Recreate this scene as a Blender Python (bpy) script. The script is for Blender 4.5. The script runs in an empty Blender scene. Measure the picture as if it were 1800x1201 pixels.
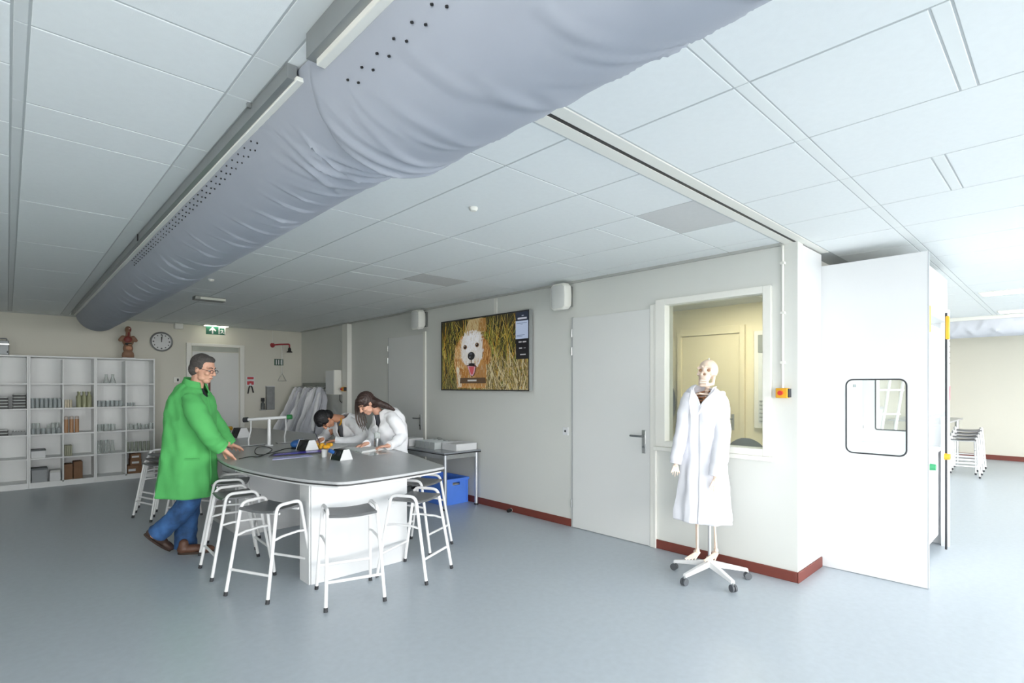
import bpy, bmesh, math, random
import numpy as np
from mathutils import Vector, Matrix

random.seed(7); np.random.seed(7)
SC = bpy.context.scene
COL = SC.collection
PI = math.pi

# ------------------------------------------------------------------ camera
F_PX, HZ, YAW, EYE, CZ = 935.0, 678.0, math.radians(43.5), 1.565, 2.715
cam_d = bpy.data.cameras.new('camera'); cam = bpy.data.objects.new('camera', cam_d); COL.objects.link(cam)
cam.location = (0, 0, EYE); cam.rotation_euler = (PI/2, 0, -YAW)
cam_d.sensor_width = 36.0; cam_d.lens = F_PX/1800*36.0; cam_d.shift_y = (HZ-600.5)/1800
cam_d.clip_start = 0.05; cam_d.clip_end = 200
SC.camera = cam

# ------------------------------------------------------------------ world (overcast sky) and exposure
W = bpy.data.worlds.new('overcast_sky'); SC.world = W; W.use_nodes = True
bg = W.node_tree.nodes['Background']
bg.inputs['Color'].default_value = (1.0, 0.985, 0.965, 1); bg.inputs['Strength'].default_value = 16.2
SC.view_settings.view_transform = 'Standard'; SC.view_settings.look = 'None'
SC.view_settings.gamma = 1.0; SC.view_settings.use_curve_mapping = False
SC.view_settings.exposure = 0.0
SC.cycles.use_denoising = True
SC.cycles.max_bounces = 10; SC.cycles.diffuse_bounces = 6; SC.cycles.transparent_max_bounces = 16
SC.cycles.sample_clamp_indirect = 8.0
# the daylight enters through the window front at Y = FRONT; portals only guide sampling of the sky
FRONT, LEFT = -4.6, -3.2
WINS = [(-1.6, 1.2), (1.6, 4.4), (4.8, 7.6), (8.0, 10.8), (11.2, 14.0)]       # window openings in the front wall (x ranges)
SIDEWINS = [(-4.2, -1.8), (-1.4, -0.2)]                                              # openings in the left wall (y ranges)
WZ = (0.75, 2.58)
def portal(loc, rot, sx, sy):
    l = bpy.data.lights.new('window_daylight', 'AREA'); l.shape = 'RECTANGLE'; l.size = sx; l.size_y = sy
    l.cycles.is_portal = True
    o = bpy.data.objects.new('window_daylight', l); COL.objects.link(o); o.location = loc; o.rotation_euler = rot
for a, b in WINS: portal(((a+b)/2, FRONT-0.08, sum(WZ)/2), (PI/2, 0, 0), b-a, WZ[1]-WZ[0])
for a, b in SIDEWINS: portal((LEFT-0.08, (a+b)/2, sum(WZ)/2), (PI/2, 0, -PI/2), b-a, WZ[1]-WZ[0])

# ------------------------------------------------------------------ pixel helpers (1800 x 1201 frame) for working out real positions
FW = np.array([math.sin(YAW), math.cos(YAW)]); RT = np.array([math.cos(YAW), -math.sin(YAW)])
def P(u, v, d):
    "world point seen at pixel (u, v) at camera depth d"
    xy = (FW + (u-900)/F_PX*RT)*d
    return Vector((xy[0], xy[1], EYE+(HZ-v)/F_PX*d))
def onz(u, v, z):
    return P(u, v, (z-EYE)*F_PX/(HZ-v))
def onx(u, v, x):
    return P(u, v, x/(FW[0]+(u-900)/F_PX*RT[0]))
def ony(u, v, y):
    return P(u, v, y/(FW[1]+(u-900)/F_PX*RT[1]))

# ------------------------------------------------------------------ materials
def lin(c):
    if isinstance(c, str):
        c = [int(c[i:i+2], 16)/255 for i in (0, 2, 4)]
    return tuple((x/12.92 if x <= .04045 else ((x+.055)/1.055)**2.4) for x in c)
MATS = {}
def mat(name, col, rough=.5, metal=0.0, var=.04, scale=6.0, bump=0.0, bscale=60.0, emit=0.0, spec=.5, coat=0.0, alpha=1.0):
    if name in MATS: return MATS[name]
    m = bpy.data.materials.new(name); m.use_nodes = True; MATS[name] = m
    nt = m.node_tree; b = nt.nodes['Principled BSDF']
    r, g, bl = lin(col)
    tc = nt.nodes.new('ShaderNodeTexCoord'); nz = nt.nodes.new('ShaderNodeTexNoise')
    nz.inputs['Scale'].default_value = scale; nz.inputs['Detail'].default_value = 4
    nt.links.new(tc.outputs['Object'], nz.inputs['Vector'])
    rp = nt.nodes.new('ShaderNodeValToRGB')
    rp.color_ramp.elements[0].position = .3; rp.color_ramp.elements[1].position = .7
    lo, hi = 1-var, 1+var
    rp.color_ramp.elements[0].color = (r*lo, g*lo, bl*lo, 1); rp.color_ramp.elements[1].color = (min(1, r*hi), min(1, g*hi), min(1, bl*hi), 1)
    nt.links.new(nz.outputs['Fac'], rp.inputs['Fac']); nt.links.new(rp.outputs['Color'], b.inputs['Base Color'])
    b.inputs['Roughness'].default_value = rough; b.inputs['Metallic'].default_value = metal
    b.inputs['Specular IOR Level'].default_value = spec
    if coat: b.inputs['Coat Weight'].default_value = coat
    if emit:
        nt.links.new(rp.outputs['Color'], b.inputs['Emission Color']); b.inputs['Emission Strength'].default_value = emit
    if bump:
        n2 = nt.nodes.new('ShaderNodeTexNoise'); n2.inputs['Scale'].default_value = bscale; n2.inputs['Detail'].default_value = 3
        nt.links.new(tc.outputs['Object'], n2.inputs['Vector'])
        bp = nt.nodes.new('ShaderNodeBump'); bp.inputs['Strength'].default_value = bump; bp.inputs['Distance'].default_value = .01
        nt.links.new(n2.outputs['Fac'], bp.inputs['Height']); nt.links.new(bp.outputs['Normal'], b.inputs['Normal'])
    return m
def glass(name, tint, clear=.85, rough=.03):
    if name in MATS: return MATS[name]
    m = bpy.data.materials.new(name); m.use_nodes = True; MATS[name] = m
    nt = m.node_tree; nt.nodes.clear()
    out = nt.nodes.new('ShaderNodeOutputMaterial'); mx = nt.nodes.new('ShaderNodeMixShader')
    tr = nt.nodes.new('ShaderNodeBsdfTransparent'); pr = nt.nodes.new('ShaderNodeBsdfPrincipled')
    fr = nt.nodes.new('ShaderNodeFresnel'); fr.inputs['IOR'].default_value = 1.45
    ad = nt.nodes.new('ShaderNodeMath'); ad.operation = 'ADD'; ad.use_clamp = True; ad.inputs[1].default_value = 1-clear
    c = lin(tint); tr.inputs['Color'].default_value = (*[.6+.4*x for x in c], 1)
    pr.inputs['Base Color'].default_value = (*c, 1); pr.inputs['Roughness'].default_value = rough
    nt.links.new(fr.outputs[0], ad.inputs[0]); nt.links.new(ad.outputs[0], mx.inputs[0])
    nt.links.new(tr.outputs[0], mx.inputs[1]); nt.links.new(pr.outputs[0], mx.inputs[2]); nt.links.new(mx.outputs[0], out.inputs[0])
    return m
def vcol_mat(name, rough=.5, emit=0.0):
    m = bpy.data.materials.new(name); m.use_nodes = True; MATS[name] = m
    nt = m.node_tree; b = nt.nodes['Principled BSDF']; at = nt.nodes.new('ShaderNodeAttribute'); at.attribute_name = 'Col'
    if emit:
        b.inputs['Base Color'].default_value = (.01, .01, .01, 1)
        nt.links.new(at.outputs['Color'], b.inputs['Emission Color']); b.inputs['Emission Strength'].default_value = emit
    else: nt.links.new(at.outputs['Color'], b.inputs['Base Color'])
    b.inputs['Roughness'].default_value = rough
    return m

M_WALL  = mat('cream_wall_panel', 'd6d8d4', .55, var=.012, scale=1.5, bump=.02, bscale=120)
M_WALLB = mat('cream_painted_wall', 'd8d6cb', .6, var=.015, scale=1.5, bump=.03, bscale=120)
M_WHITE = mat('white_laminate', 'dcdee0', .38, var=.01, scale=3)
M_TILE  = mat('mineral_ceiling_tile', 'e9edee', .8, var=.012, scale=30, bump=.06, bscale=260)
M_TILEG = mat('grey_ceiling_tile', 'cfd0d0', .8, var=.02, scale=30)
M_GRID  = mat('ceiling_grid', 'bfc3c4', .7, var=.02)
M_FLOOR = mat('grey_blue_vinyl_floor', 'b3bcc4', .33, var=.035, scale=22, bump=.012, bscale=90, spec=.45)
M_BASE  = mat('red_brown_skirting', '74392f', .5, var=.06, scale=9)
M_TRIM  = mat('white_trim', 'e8e8e2', .45, var=.01)
M_DOOR  = mat('pale_grey_door', 'dbdddc', .4, var=.01, scale=2)
M_STEEL = mat('brushed_steel', 'b9bcbd', .3, .9, var=.05, scale=30)
M_TUBE  = mat('white_powder_coat', 'e9eaeb', .35, var=.01)
M_SEAT  = mat('grey_plastic_seat', '6c6e70', .4, var=.04, scale=14)
M_TOP   = mat('grey_laminate_worktop', 'b2b4b6', .30, var=.04, scale=60, spec=.5)
M_EDGE  = mat('dark_worktop_edge', '3c3d3e', .4, var=.05)
M_BLACK = mat('black_plastic', '1d1e20', .45, var=.08)
M_RUB   = mat('dark_rubber', '34363a', .7, var=.08)
M_COAT  = mat('white_cotton_coat', 'e6e7ee', .85, var=.015, scale=9, bump=.12, bscale=35)
M_DUCT  = mat('blue_grey_duct_fabric', 'a0a5b0', .75, var=.025, scale=5, bump=.04, bscale=30)
M_GLASSW= glass('clear_glassware', 'f0f4f3', .80, .05)
M_PANE  = glass('window_pane_glass', 'eef4f2', .97, .01)

# ------------------------------------------------------------------ mesh builder
ORIGIN = {}
def org(o):
    v = Vector((0, 0, 0))
    while o is not None:
        v = v+o.location; o = o.parent
    return v
def unit_ico(sub):
    bm = bmesh.new(); bmesh.ops.create_icosphere(bm, subdivisions=sub, radius=1)
    bm.verts.ensure_lookup_table()
    r = ([v.co.copy() for v in bm.verts], [[v.index for v in f.verts] for f in bm.faces]); bm.free(); return r
ICO = {1: unit_ico(1), 2: unit_ico(2), 3: unit_ico(3)}
def frame_of(d):
    d = Vector(d).normalized(); a = Vector((0, 0, 1)) if abs(d.z) < .9 else Vector((1, 0, 0))
    x = d.cross(a).normalized(); return x, d.cross(x).normalized(), d
class MB:
    def __init__(s): s.v = []; s.f = []; s.c = []
    def add(s, vs, fs, col=None):
        n = len(s.v); s.v += [Vector(p) for p in vs]; s.f += [[i+n for i in f] for f in fs]; s.c += [col]*len(fs); return s
    def box(s, x0, x1, y0, y1, z0, z1, M=None):
        vs = [Vector((x, y, z)) for x in (x0, x1) for y in (y0, y1) for z in (z0, z1)]
        if M is not None: vs = [M @ p for p in vs]
        return s.add(vs, [(0, 1, 3, 2), (4, 6, 7, 5), (0, 4, 5, 1), (2, 3, 7, 6), (0, 2, 6, 4), (1, 5, 7, 3)])
    def obox(s, c, ax, ay, az, hx, hy, hz):
        M = Matrix(((ax[0], ay[0], az[0], c[0]), (ax[1], ay[1], az[1], c[1]), (ax[2], ay[2], az[2], c[2]), (0, 0, 0, 1)))
        return s.box(-hx, hx, -hy, hy, -hz, hz, M)
    def cyl(s, p0, p1, r0, r1=None, n=12, cap=True):
        r1 = r0 if r1 is None else r1; p0 = Vector(p0); p1 = Vector(p1); x, y, d = frame_of(p1-p0)
        vs = []
        for p, r in ((p0, r0), (p1, r1)):
            vs += [p+x*(r*math.cos(2*PI*i/n))+y*(r*math.sin(2*PI*i/n)) for i in range(n)]
        fs = [(i, (i+1) % n, n+(i+1) % n, n+i) for i in range(n)]
        if cap: fs += [tuple(range(n-1, -1, -1)), tuple(range(n, 2*n))]
        return s.add(vs, fs)
    def tube(s, pts, r, n=8, closed=False):
        pts = [Vector(p) for p in pts]; rs = r if isinstance(r, (list, tuple)) else [r]*len(pts); m = len(pts)
        vs = []; x = None
        for i, p in enumerate(pts):
            if closed: t = (pts[(i+1) % m]-pts[i-1])
            else: t = pts[min(i+1, m-1)]-pts[max(i-1, 0)]
            t.normalize()
            if x is None: x = frame_of(t)[0]
            else:
                x = x-t*x.dot(t)
                x = x.normalized() if x.length > 1e-6 else frame_of(t)[0]
            y = t.cross(x)
            vs += [p+x*(rs[i]*math.cos(2*PI*k/n))+y*(rs[i]*math.sin(2*PI*k/n)) for k in range(n)]
        fs = []
        for i in range(m if closed else m-1):
            j = (i+1) % m
            fs += [(i*n+k, i*n+(k+1) % n, j*n+(k+1) % n, j*n+k) for k in range(n)]
        if not closed: fs += [tuple(range(n-1, -1, -1)), tuple(range((m-1)*n, m*n))]
        return s.add(vs, fs)
    def lathe(s, prof, c=(0, 0, 0), n=14, axis=None):
        c = Vector(c); x, y, d = (Vector((1, 0, 0)), Vector((0, 1, 0)), Vector((0, 0, 1))) if axis is None else frame_of(axis)
        vs = [c+x*(r*math.cos(2*PI*k/n))+y*(r*math.sin(2*PI*k/n))+d*z for r, z in prof for k in range(n)]
        fs = []; m = len(prof)
        for i in range(m-1): fs += [(i*n+k, i*n+(k+1) % n, (i+1)*n+(k+1) % n, (i+1)*n+k) for k in range(n)]
        if prof[0][0] > 1e-5: fs.append(tuple(range(n-1, -1, -1)))
        if prof[-1][0] > 1e-5: fs.append(tuple(range((m-1)*n, m*n)))
        return s.add(vs, fs)
    def ell(s, c, r, ax=None, sub=3):
        c = Vector(c); r = (r, r, r) if isinstance(r, (int, float)) else r
        X, Y, Z = ax if ax else (Vector((1, 0, 0)), Vector((0, 1, 0)), Vector((0, 0, 1)))
        vs, fs = ICO[sub]; return s.add([c+X*(p.x*r[0])+Y*(p.y*r[1])+Z*(p.z*r[2]) for p in vs], fs)
    def cap(s, p0, p1, r0, r1=None, sub=2):
        r1 = r0 if r1 is None else r1
        s.ell(p0, r0, sub=sub); s.ell(p1, r1, sub=sub); return s.cyl(p0, p1, r0, r1, n=16)
    def chain(s, pts, rs, sub=2):
        for i in range(len(pts)-1): s.cap(pts[i], pts[i+1], rs[i], rs[i+1], sub)
        return s
    def prism(s, out, z0, z1):
        n = len(out); vs = [(x, y, z0) for x, y in out]+[(x, y, z1) for x, y in out]
        return s.add(vs, [tuple(range(n-1, -1, -1)), tuple(range(n, 2*n))]+[(i, (i+1) % n, n+(i+1) % n, n+i) for i in range(n)])
    def loft(s, rings, cap=True):
        n = len(rings[0]); vs = [p for r in rings for p in r]; fs = []
        for i in range(len(rings)-1): fs += [(i*n+k, i*n+(k+1) % n, (i+1)*n+(k+1) % n, (i+1)*n+k) for k in range(n)]
        if cap: fs += [tuple(range(n-1, -1, -1)), tuple(range((len(rings)-1)*n, len(rings)*n))]
        return s.add(vs, fs)
    def mesh(s, name, o=Vector((0, 0, 0)), smooth=True, fix=True):
        me = bpy.data.meshes.new(name); me.from_pydata([p-o for p in s.v], [], s.f)
        if fix:
            bm = bmesh.new(); bm.from_mesh(me); bmesh.ops.recalc_face_normals(bm, faces=bm.faces); bm.to_mesh(me); bm.free()
        if any(c is not None for c in s.c):
            ca = me.color_attributes.new('Col', 'FLOAT_COLOR', 'CORNER'); k = 0
            for pi, p in enumerate(me.polygons):
                cc = s.c[pi] or (1, 1, 1)
                for _ in range(p.loop_total): ca.data[k].color = (*lin(cc), 1); k += 1
        if smooth and len(me.polygons):
            me.polygons.foreach_set('use_smooth', [True]*len(me.polygons)); me.set_sharp_from_angle(angle=math.radians(35))
        me.update(); return me
    def build(s, name, m, parent=None, smooth=True, bevel=0, fix=True, seg=2):
        o = bpy.data.objects.new(name, s.mesh(name, org(parent) if parent else Vector((0, 0, 0)), smooth, fix))
        o.data.materials.append(m); COL.objects.link(o); o.parent = parent
        if bevel:
            b = o.modifiers.new('bevel', 'BEVEL'); b.width = bevel; b.segments = seg; b.limit_method = 'ANGLE'; b.angle_limit = math.radians(40)
        return o
def tag(o, label, cat, group=None):
    o['label'] = label; o['category'] = cat
    if group: o['group'] = group
    return o
def thing(name, label, cat, loc=(0, 0, 0), group=None):
    o = bpy.data.objects.new(name, None); COL.objects.link(o); o.location = loc; o.empty_display_size = .1
    return tag(o, label, cat, group)
def struct(o): o['kind'] = 'structure'; return o
def sempty(name, loc=(0, 0, 0)):
    o = bpy.data.objects.new(name, None); COL.objects.link(o); o.location = loc; o.empty_display_size = .1; return struct(o)
def copy_tree(o, parent=None):
    c = o.copy(); COL.objects.link(c); c.parent = parent
    for ch in list(o.children): copy_tree(ch, c)
    return c
def blob(mb, name, m, parent, voxel=.008, smooth=4, disp=None, factor=.5):
    "fuse overlapping solids into one continuous skin"
    me0 = mb.mesh(name, Vector((0, 0, 0)), False); t = bpy.data.objects.new('tmp', me0); COL.objects.link(t)
    r = t.modifiers.new('r', 'REMESH'); r.mode = 'VOXEL'; r.voxel_size = voxel; r.use_smooth_shade = True
    if smooth:
        s = t.modifiers.new('s', 'SMOOTH'); s.factor = factor; s.iterations = smooth
    dg = bpy.context.evaluated_depsgraph_get(); me = bpy.data.meshes.new_from_object(t.evaluated_get(dg))
    bpy.data.objects.remove(t); bpy.data.meshes.remove(me0)
    n = len(me.vertices); co = np.empty(n*3); me.vertices.foreach_get('co', co); co = co.reshape(-1, 3)
    if disp is not None:
        no = np.empty(n*3); me.vertices.foreach_get('normal', no); co = disp(co, no.reshape(-1, 3))
    co = co-np.array(org(parent) if parent else (0, 0, 0)); me.vertices.foreach_set('co', co.ravel())
    me.polygons.foreach_set('use_smooth', [True]*len(me.polygons)); me.name = name; me.materials.clear(); me.materials.append(m); me.update()
    o = bpy.data.objects.new(name, me); COL.objects.link(o); o.parent = parent; return o
def arc(c, r, a0, a1, n, ux, uy):
    c = Vector(c); ux = Vector(ux); uy = Vector(uy)
    return [c+ux*(r*math.cos(a0+(a1-a0)*i/n))+uy*(r*math.sin(a0+(a1-a0)*i/n)) for i in range(n+1)]
def rounded(pts, r, n=4):
    "polyline with rounded corners"
    pts = [Vector(p) for p in pts]; out = [pts[0]]
    for i in range(1, len(pts)-1):
        a = (pts[i-1]-pts[i]); b = (pts[i+1]-pts[i]); q = min(r, a.length*.45, b.length*.45)
        p0 = pts[i]+a.normalized()*q; p2 = pts[i]+b.normalized()*q
        out += [p0*(1-t)**2+pts[i]*(2*t*(1-t))+p2*t*t for t in [k/n for k in range(n+1)]]
    return out+[pts[-1]]

# =================================================================== THE SETTING
RX = 4.545            # right wall plane
BY = 11.3             # back wall plane
struct(MB().box(LEFT-.1, 15.4, FRONT-.1, 11.5, -.06, 0).build('floor', M_FLOOR))
def wall(name, m, *boxes):
    mb = MB()
    for b in boxes: mb.box(*b)
    return struct(mb.build(name, m, smooth=False))
H3 = 2.90
wall('wall_back', M_WALLB, (LEFT-.1, RX+.12, BY, BY+.12, 0, H3))
wall('wall_right', M_WALL, (RX, RX+.12, 2.757, BY, 0, H3), (RX, RX+.12, 1.5, 1.691, 0, H3),
     (RX, RX+.12, 1.691, 2.757, 0, .983), (RX, RX+.12, 1.691, 2.757, 2.385, H3))
wall('wall_return', M_WHITE, (RX+.12, 5.125, 1.5, 1.69, 0, 2.70))
wall('wall_partition', M_WALL, (5.125, 7.62, 1.60, 1.69, 0, H3))
wall('wall_office_back', mat('warm_yellow_office_wall', 'e8e0c2', .6, var=.02), (7.53, 7.62, 1.69, 5.6, 0, H3))
wall('wall_office_side', MATS['warm_yellow_office_wall'], (RX+.12, 7.53, 5.5, 5.6, 0, H3))
wall('wall_far', M_WALLB, (15.12, 15.24, FRONT, 2.9, 0, H3))
wall('wall_far_side', M_WALLB, (7.62, 15.12, 2.8, 2.9, 0, H3))
def front_wall():
    mb = MB(); x = LEFT-.1
    mb.box(LEFT-.1, 15.24, FRONT-.12, FRONT, 0, WZ[0]).box(LEFT-.1, 15.24, FRONT-.12, FRONT, WZ[1], H3)
    for a, b in WINS+[(15.24, 15.24)]:
        mb.box(x, a, FRONT-.12, FRONT, WZ[0], WZ[1]); x = b
    return struct(mb.build('wall_front', M_WHITE, smooth=False))
front_wall()
def left_wall():
    mb = MB(); y = FRONT
    mb.box(LEFT-.12, LEFT, FRONT, BY, 0, WZ[0]).box(LEFT-.12, LEFT, FRONT, BY, WZ[1], H3)
    for a, b in SIDEWINS+[(BY, BY)]:
        mb.box(LEFT-.12, LEFT, y, a, WZ[0], WZ[1]); y = b
    return struct(mb.build('wall_left', M_WALLB, smooth=False))
left_wall()
for a, b in WINS:
    mb = MB(); w = .05
    for q in (a, (a+b)/2-w/2, b-w): mb.box(q, q+w, FRONT-.09, FRONT-.03, WZ[0], WZ[1])
    mb.box(a, b, FRONT-.09, FRONT-.03, WZ[0], WZ[0]+w).box(a, b, FRONT-.09, FRONT-.03, WZ[1]-w, WZ[1])
    struct(mb.build('window_frame_front', M_TRIM, smooth=False))
struct(MB().box(-40, 60, -60, FRONT-.2, -.5, -.45).build('ground', mat('outdoor_paving', '9a9a94', .9, var=.1)))

# ---- ceilings: slab + grid + every tile its own piece
ceil = sempty('ceiling', (0, 0, CZ))
MB().box(LEFT-.1, 15.24, FRONT-.1, BY+.1, CZ+.0030, CZ+.10).build('ceiling_slab', M_GRID, ceil, smooth=False)
TM = {}
M_TBAR = mat('grey_tee_bar', 'd6dadb', .6, var=.01); M_TBAR2 = mat('pale_tee_bar', 'e8ecec', .6, var=.01)
def tile(x0, x1, y0, y1, m=M_TILE, z=CZ, g=.0055):
    x0 += g; x1 -= g; y0 += g; y1 -= g
    if x1-x0 < .02 or y1-y0 < .02: return
    k = (round(x1-x0, 3), round(y1-y0, 3), m.name)
    if k not in TM:
        hx, hy = (x1-x0)/2, (y1-y0)/2; e = .0015
        mb = MB(); mb.add([(-hx, -hy, .0012), (hx, -hy, .0012), (hx, hy, .0012), (-hx, hy, .0012), (-hx, -hy, .0028), (hx, -hy, .0028), (hx, hy, .0028), (-hx, hy, .0028),
                           (-hx+e, -hy+e, 0), (hx-e, -hy+e, 0), (hx-e, hy-e, 0), (-hx+e, hy-e, 0)],
                          [(8, 11, 10, 9), (0, 8, 9, 1), (1, 9, 10, 2), (2, 10, 11, 3), (3, 11, 8, 0), (0, 1, 5, 4), (1, 2, 6, 5), (2, 3, 7, 6), (3, 0, 4, 7), (4, 5, 6, 7)])
        TM[k] = mb.mesh('ceiling_tile', smooth=False); TM[k].materials.append(m)
    o = bpy.data.objects.new('ceiling_tile', TM[k]); COL.objects.link(o); o.parent = ceil; o.location = ((x0+x1)/2, (y0+y1)/2, z-CZ)
# main room, right of the duct
xs = [.72, 1.29, 1.892, 2.495, 3.097, 3.70, 4.30, RX-.02]; ys = [1.62, 2.045, 3.315, 4.59, 5.865, 7.14, 8.41, 9.69, 10.96, BY-.015]
for i in range(len(xs)-1):
    for j in range(len(ys)-1):
        x0, x1, y0, y1 = xs[i], xs[i+1], ys[j], ys[j+1]
        if i == 5 and j == 0: pass
        if i == 4 and j == 1:      # split panel with a hatch
            for a, b in ((y0, y0+.36), (y0+.36, y0+.93), (y0+.93, y1)): tile(x0, x1, a, b)
        elif i == 4 and j == 0: tile(x0, x1, y0, y1, M_TILEG)
        elif i in (3, 4) and j == 3:
            tile(x0, x1, y0, y0+.42, M_TILEG if i == 4 else M_TILE); tile(x0, x1, y0+.42, y1)
        elif i == 1 and j in (3, 5):
            tile(x0, x1, y0, y0+.30); tile(x0, x1, y0+.30, y1)
        else: tile(x0, x1, y0, y1)
# left of the duct
yl = [1.30, 1.968, 2.292, 2.925, 3.242, 4.49, 5.77, 7.04, 8.31, 9.58, 10.85, BY-.015]
for j in range(len(yl)-1):
    tile(.05, .625, yl[j], yl[j+1])
    tile(.012, .05, yl[j], yl[j+1], M_TBAR, CZ+.0001, .002); tile(.625, .72, yl[j], yl[j+1], M_TBAR, CZ+.0001, .002)
yl2 = [1.30, 2.2, 2.62, 3.2, 3.66, 4.9, 6.2, 7.5, 8.8, 10.1, BY-.015]
for x0 in (-.585, -1.18, -1.78):
    for j in range(len(yl2)-1): tile(x0, x0+.597, yl2[j], yl2[j+1])
# in front of the partition track and the far room
xr = [-2.56, -1.9, -1.24, -.6, .06, .72, 1.38, 2.04, 2.70, 3.38, 4.04, 4.70, 5.36, 6.02]+[6.02+.66*k for k in range(1, 14)]
for i in range(len(xr)-1):
    x0, x1 = xr[i], xr[i+1]
    far = x0 >= 5.9
    off = (.49, .30, .56)[i % 3]
    yb = [1.44, .90, .845, off-.9, off-.95, -1.2, -2.4, FRONT] if not far else [2.8, 1.44, .90, .845, off-.35, off-.40, -.9, -2.4, FRONT]
    if 1 <= 0: pass
    if x0 in (2.04,) or i in (9,): yb = yb[:3]+[off, off-.05]+yb[5:]
    if i == 5: yb = [1.44, .90, .845, .49, .44, -.7, -2.4, FRONT]
    for j in range(len(yb)-1):
        strip = yb[j]-yb[j+1] < .08; tile(x0, x1, yb[j+1], yb[j], M_TBAR2 if strip else M_TILE, CZ+.0001 if strip else CZ, .002 if strip else .0055)
# track of the folding wall: two light rails with a dark slot
trk = sempty('trim_1', (1.0, 1.53, CZ))
MB().box(.85, RX+.58, 1.445, 1.512, CZ-.004, CZ+.03).build('rail', M_TRIM, trk, smooth=False)
MB().box(.85, RX+.58, 1.530, 1.600, CZ-.010, CZ+.03).build('rail', M_TRIM, trk, smooth=False)
MB().box(.85, RX+.58, 1.5122, 1.5298, CZ-.007, CZ+.03).build('slot', M_BLACK, trk, smooth=False)
# wall-to-ceiling shadow profile
struct(MB().box(RX-.03, RX-.001, 1.62, BY, CZ-.022, CZ+.03).build('trim_2', mat('grey_edge_profile', 'b4b6b2', .5), smooth=False))
struct(MB().box(LEFT, RX-.03, BY-.025, BY-.001, CZ-.02, CZ+.03).build('trim_3', MATS['grey_edge_profile'], smooth=False))
# skirting
def base(name, *b): return struct(MB().box(*b).build(name, M_BASE, bevel=.004))
base('baseboard_right', RX-.014, RX-.0005, 3.83, 6.62, 0, .085)
base('baseboard_window', RX-.014, RX-.0005, 1.5, 2.768, 0, .085)
base('baseboard_return', RX-.014, 5.11, 1.486, 1.4995, 0, .085)
base('baseboard_corner', RX-.014, RX-.0005, 7.76, BY, 0, .085)
base('baseboard_back', 3.40, RX-.02, BY-.014, BY-.0005, 0, .085)
base('baseboard_far', 15.10, 15.1195, FRONT, 2.8, 0, .10)
# panel cover strips on the right wall
struct(MB().box(RX-.09, RX-.0005, 9.02, 9.22, 0, CZ-.03).build('trim_4', M_TRIM, bevel=.006))
struct(MB().box(RX-.012, RX-.0005, 5.06, 5.12, 2.467, CZ-.03).build('trim_5', M_TRIM, bevel=.003))

# ---- doors of the right wall and the back wall
M_HAND = mat('satin_lever_handle', '8f9294', .3, .85)
def door_right(name, y0, y1, h, hinge_far=True, frame=True):
    r = sempty(name, (RX, (y0+y1)/2, 0))
    MB().box(RX-.018, RX-.001, y0+.05, y1-.012, .006, h-.008).build('door_leaf', M_DOOR, r, bevel=.003)
    mb = MB().box(RX-.024, RX-.001, y0-.012, y0+.046, 0, h+.03)
    mb.box(RX-.03, RX-.001, y0-.018, y0-.002, 0, h+.03); mb.build('door_frame', M_TRIM, r, bevel=.003)
    MB().box(RX-.012, RX-.001, y1-.010, y1+.012, 0, h).build('door_frame', mat('grey_door_gap', 'b8bbbc', .5), r)
    for z in (.22, h-.42, h-.22): MB().cyl((RX-.028, y1-.006, z), (RX-.028, y1-.006, z+.09), .009).build('hinge', M_STEEL, r)
    yh = y0+.115
    hd = MB().box(RX-.028, RX-.0185, yh-.02, yh+.02, .90, 1.13).build('handle_plate', M_STEEL, r, bevel=.004)
    MB().tube(rounded([(RX-.028, yh, 1.07), (RX-.075, yh, 1.07), (RX-.075, yh+.125, 1.07)], .02), .010).build('lever', M_HAND, hd)
    MB().cyl((RX-.03, yh, .965), (RX-.04, yh, .965), .012).build('lock_cylinder', M_HAND, hd)
    return r
door_right('door_3', 2.775, 3.81, 2.318)
door_right('door_1', 6.66, 7.72, 2.345)
d2 = sempty('door_2', (2.9, BY, 0))
MB().box(2.50, 3.30, BY-.02, BY-.001, .006, 2.20).build('door_leaf', M_DOOR, d2, bevel=.003)
MB().box(2.50, 3.30, BY-.016, BY-.001, 2.215, 2.30).build('transom_panel', mat('grey_green_panel', 'bcc0b6', .5), d2)
MB().box(2.40, 2.48, BY-.05, BY-.001, 0, 2.36).build('door_frame', M_TRIM, d2, bevel=.004)
MB().box(3.32, 3.40, BY-.05, BY-.001, 0, 2.36).build('door_frame', M_TRIM, d2, bevel=.004)
MB().box(2.48, 3.32, BY-.05, BY-.001, 2.305, 2.36).build('door_frame', M_TRIM, d2, bevel=.004)
MB().box(2.765, 2.80, BY-.03, BY-.021, .95, 1.75).build('edge_strip', mat('brown_wood_strip', '7b4a3c', .5), d2)

# ---- office window in the right wall
w1 = sempty('window_1', (RX, 2.22, 1.68))
def wbox(y0, y1, z0, z1, x0=RX-.035, x1=RX+.12, n='window_frame', m=M_TRIM): return MB().box(x0, x1, y0, y1, z0, z1).build(n, m, w1, bevel=.004)
wbox(1.6915, 1.758, .9835, 2.3845); wbox(2.654, 2.7565, .9835, 2.3845); wbox(1.758, 2.654, 2.327, 2.3845); wbox(1.758, 2.654, .9835, 1.039)
wbox(1.675, 2.77, .945, .983, RX-.05, RX-.0005, 'window_sill')
wbox(1.758, 2.654, 1.039, 2.327, RX+.05, RX+.056, 'pane', M_PANE)
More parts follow.
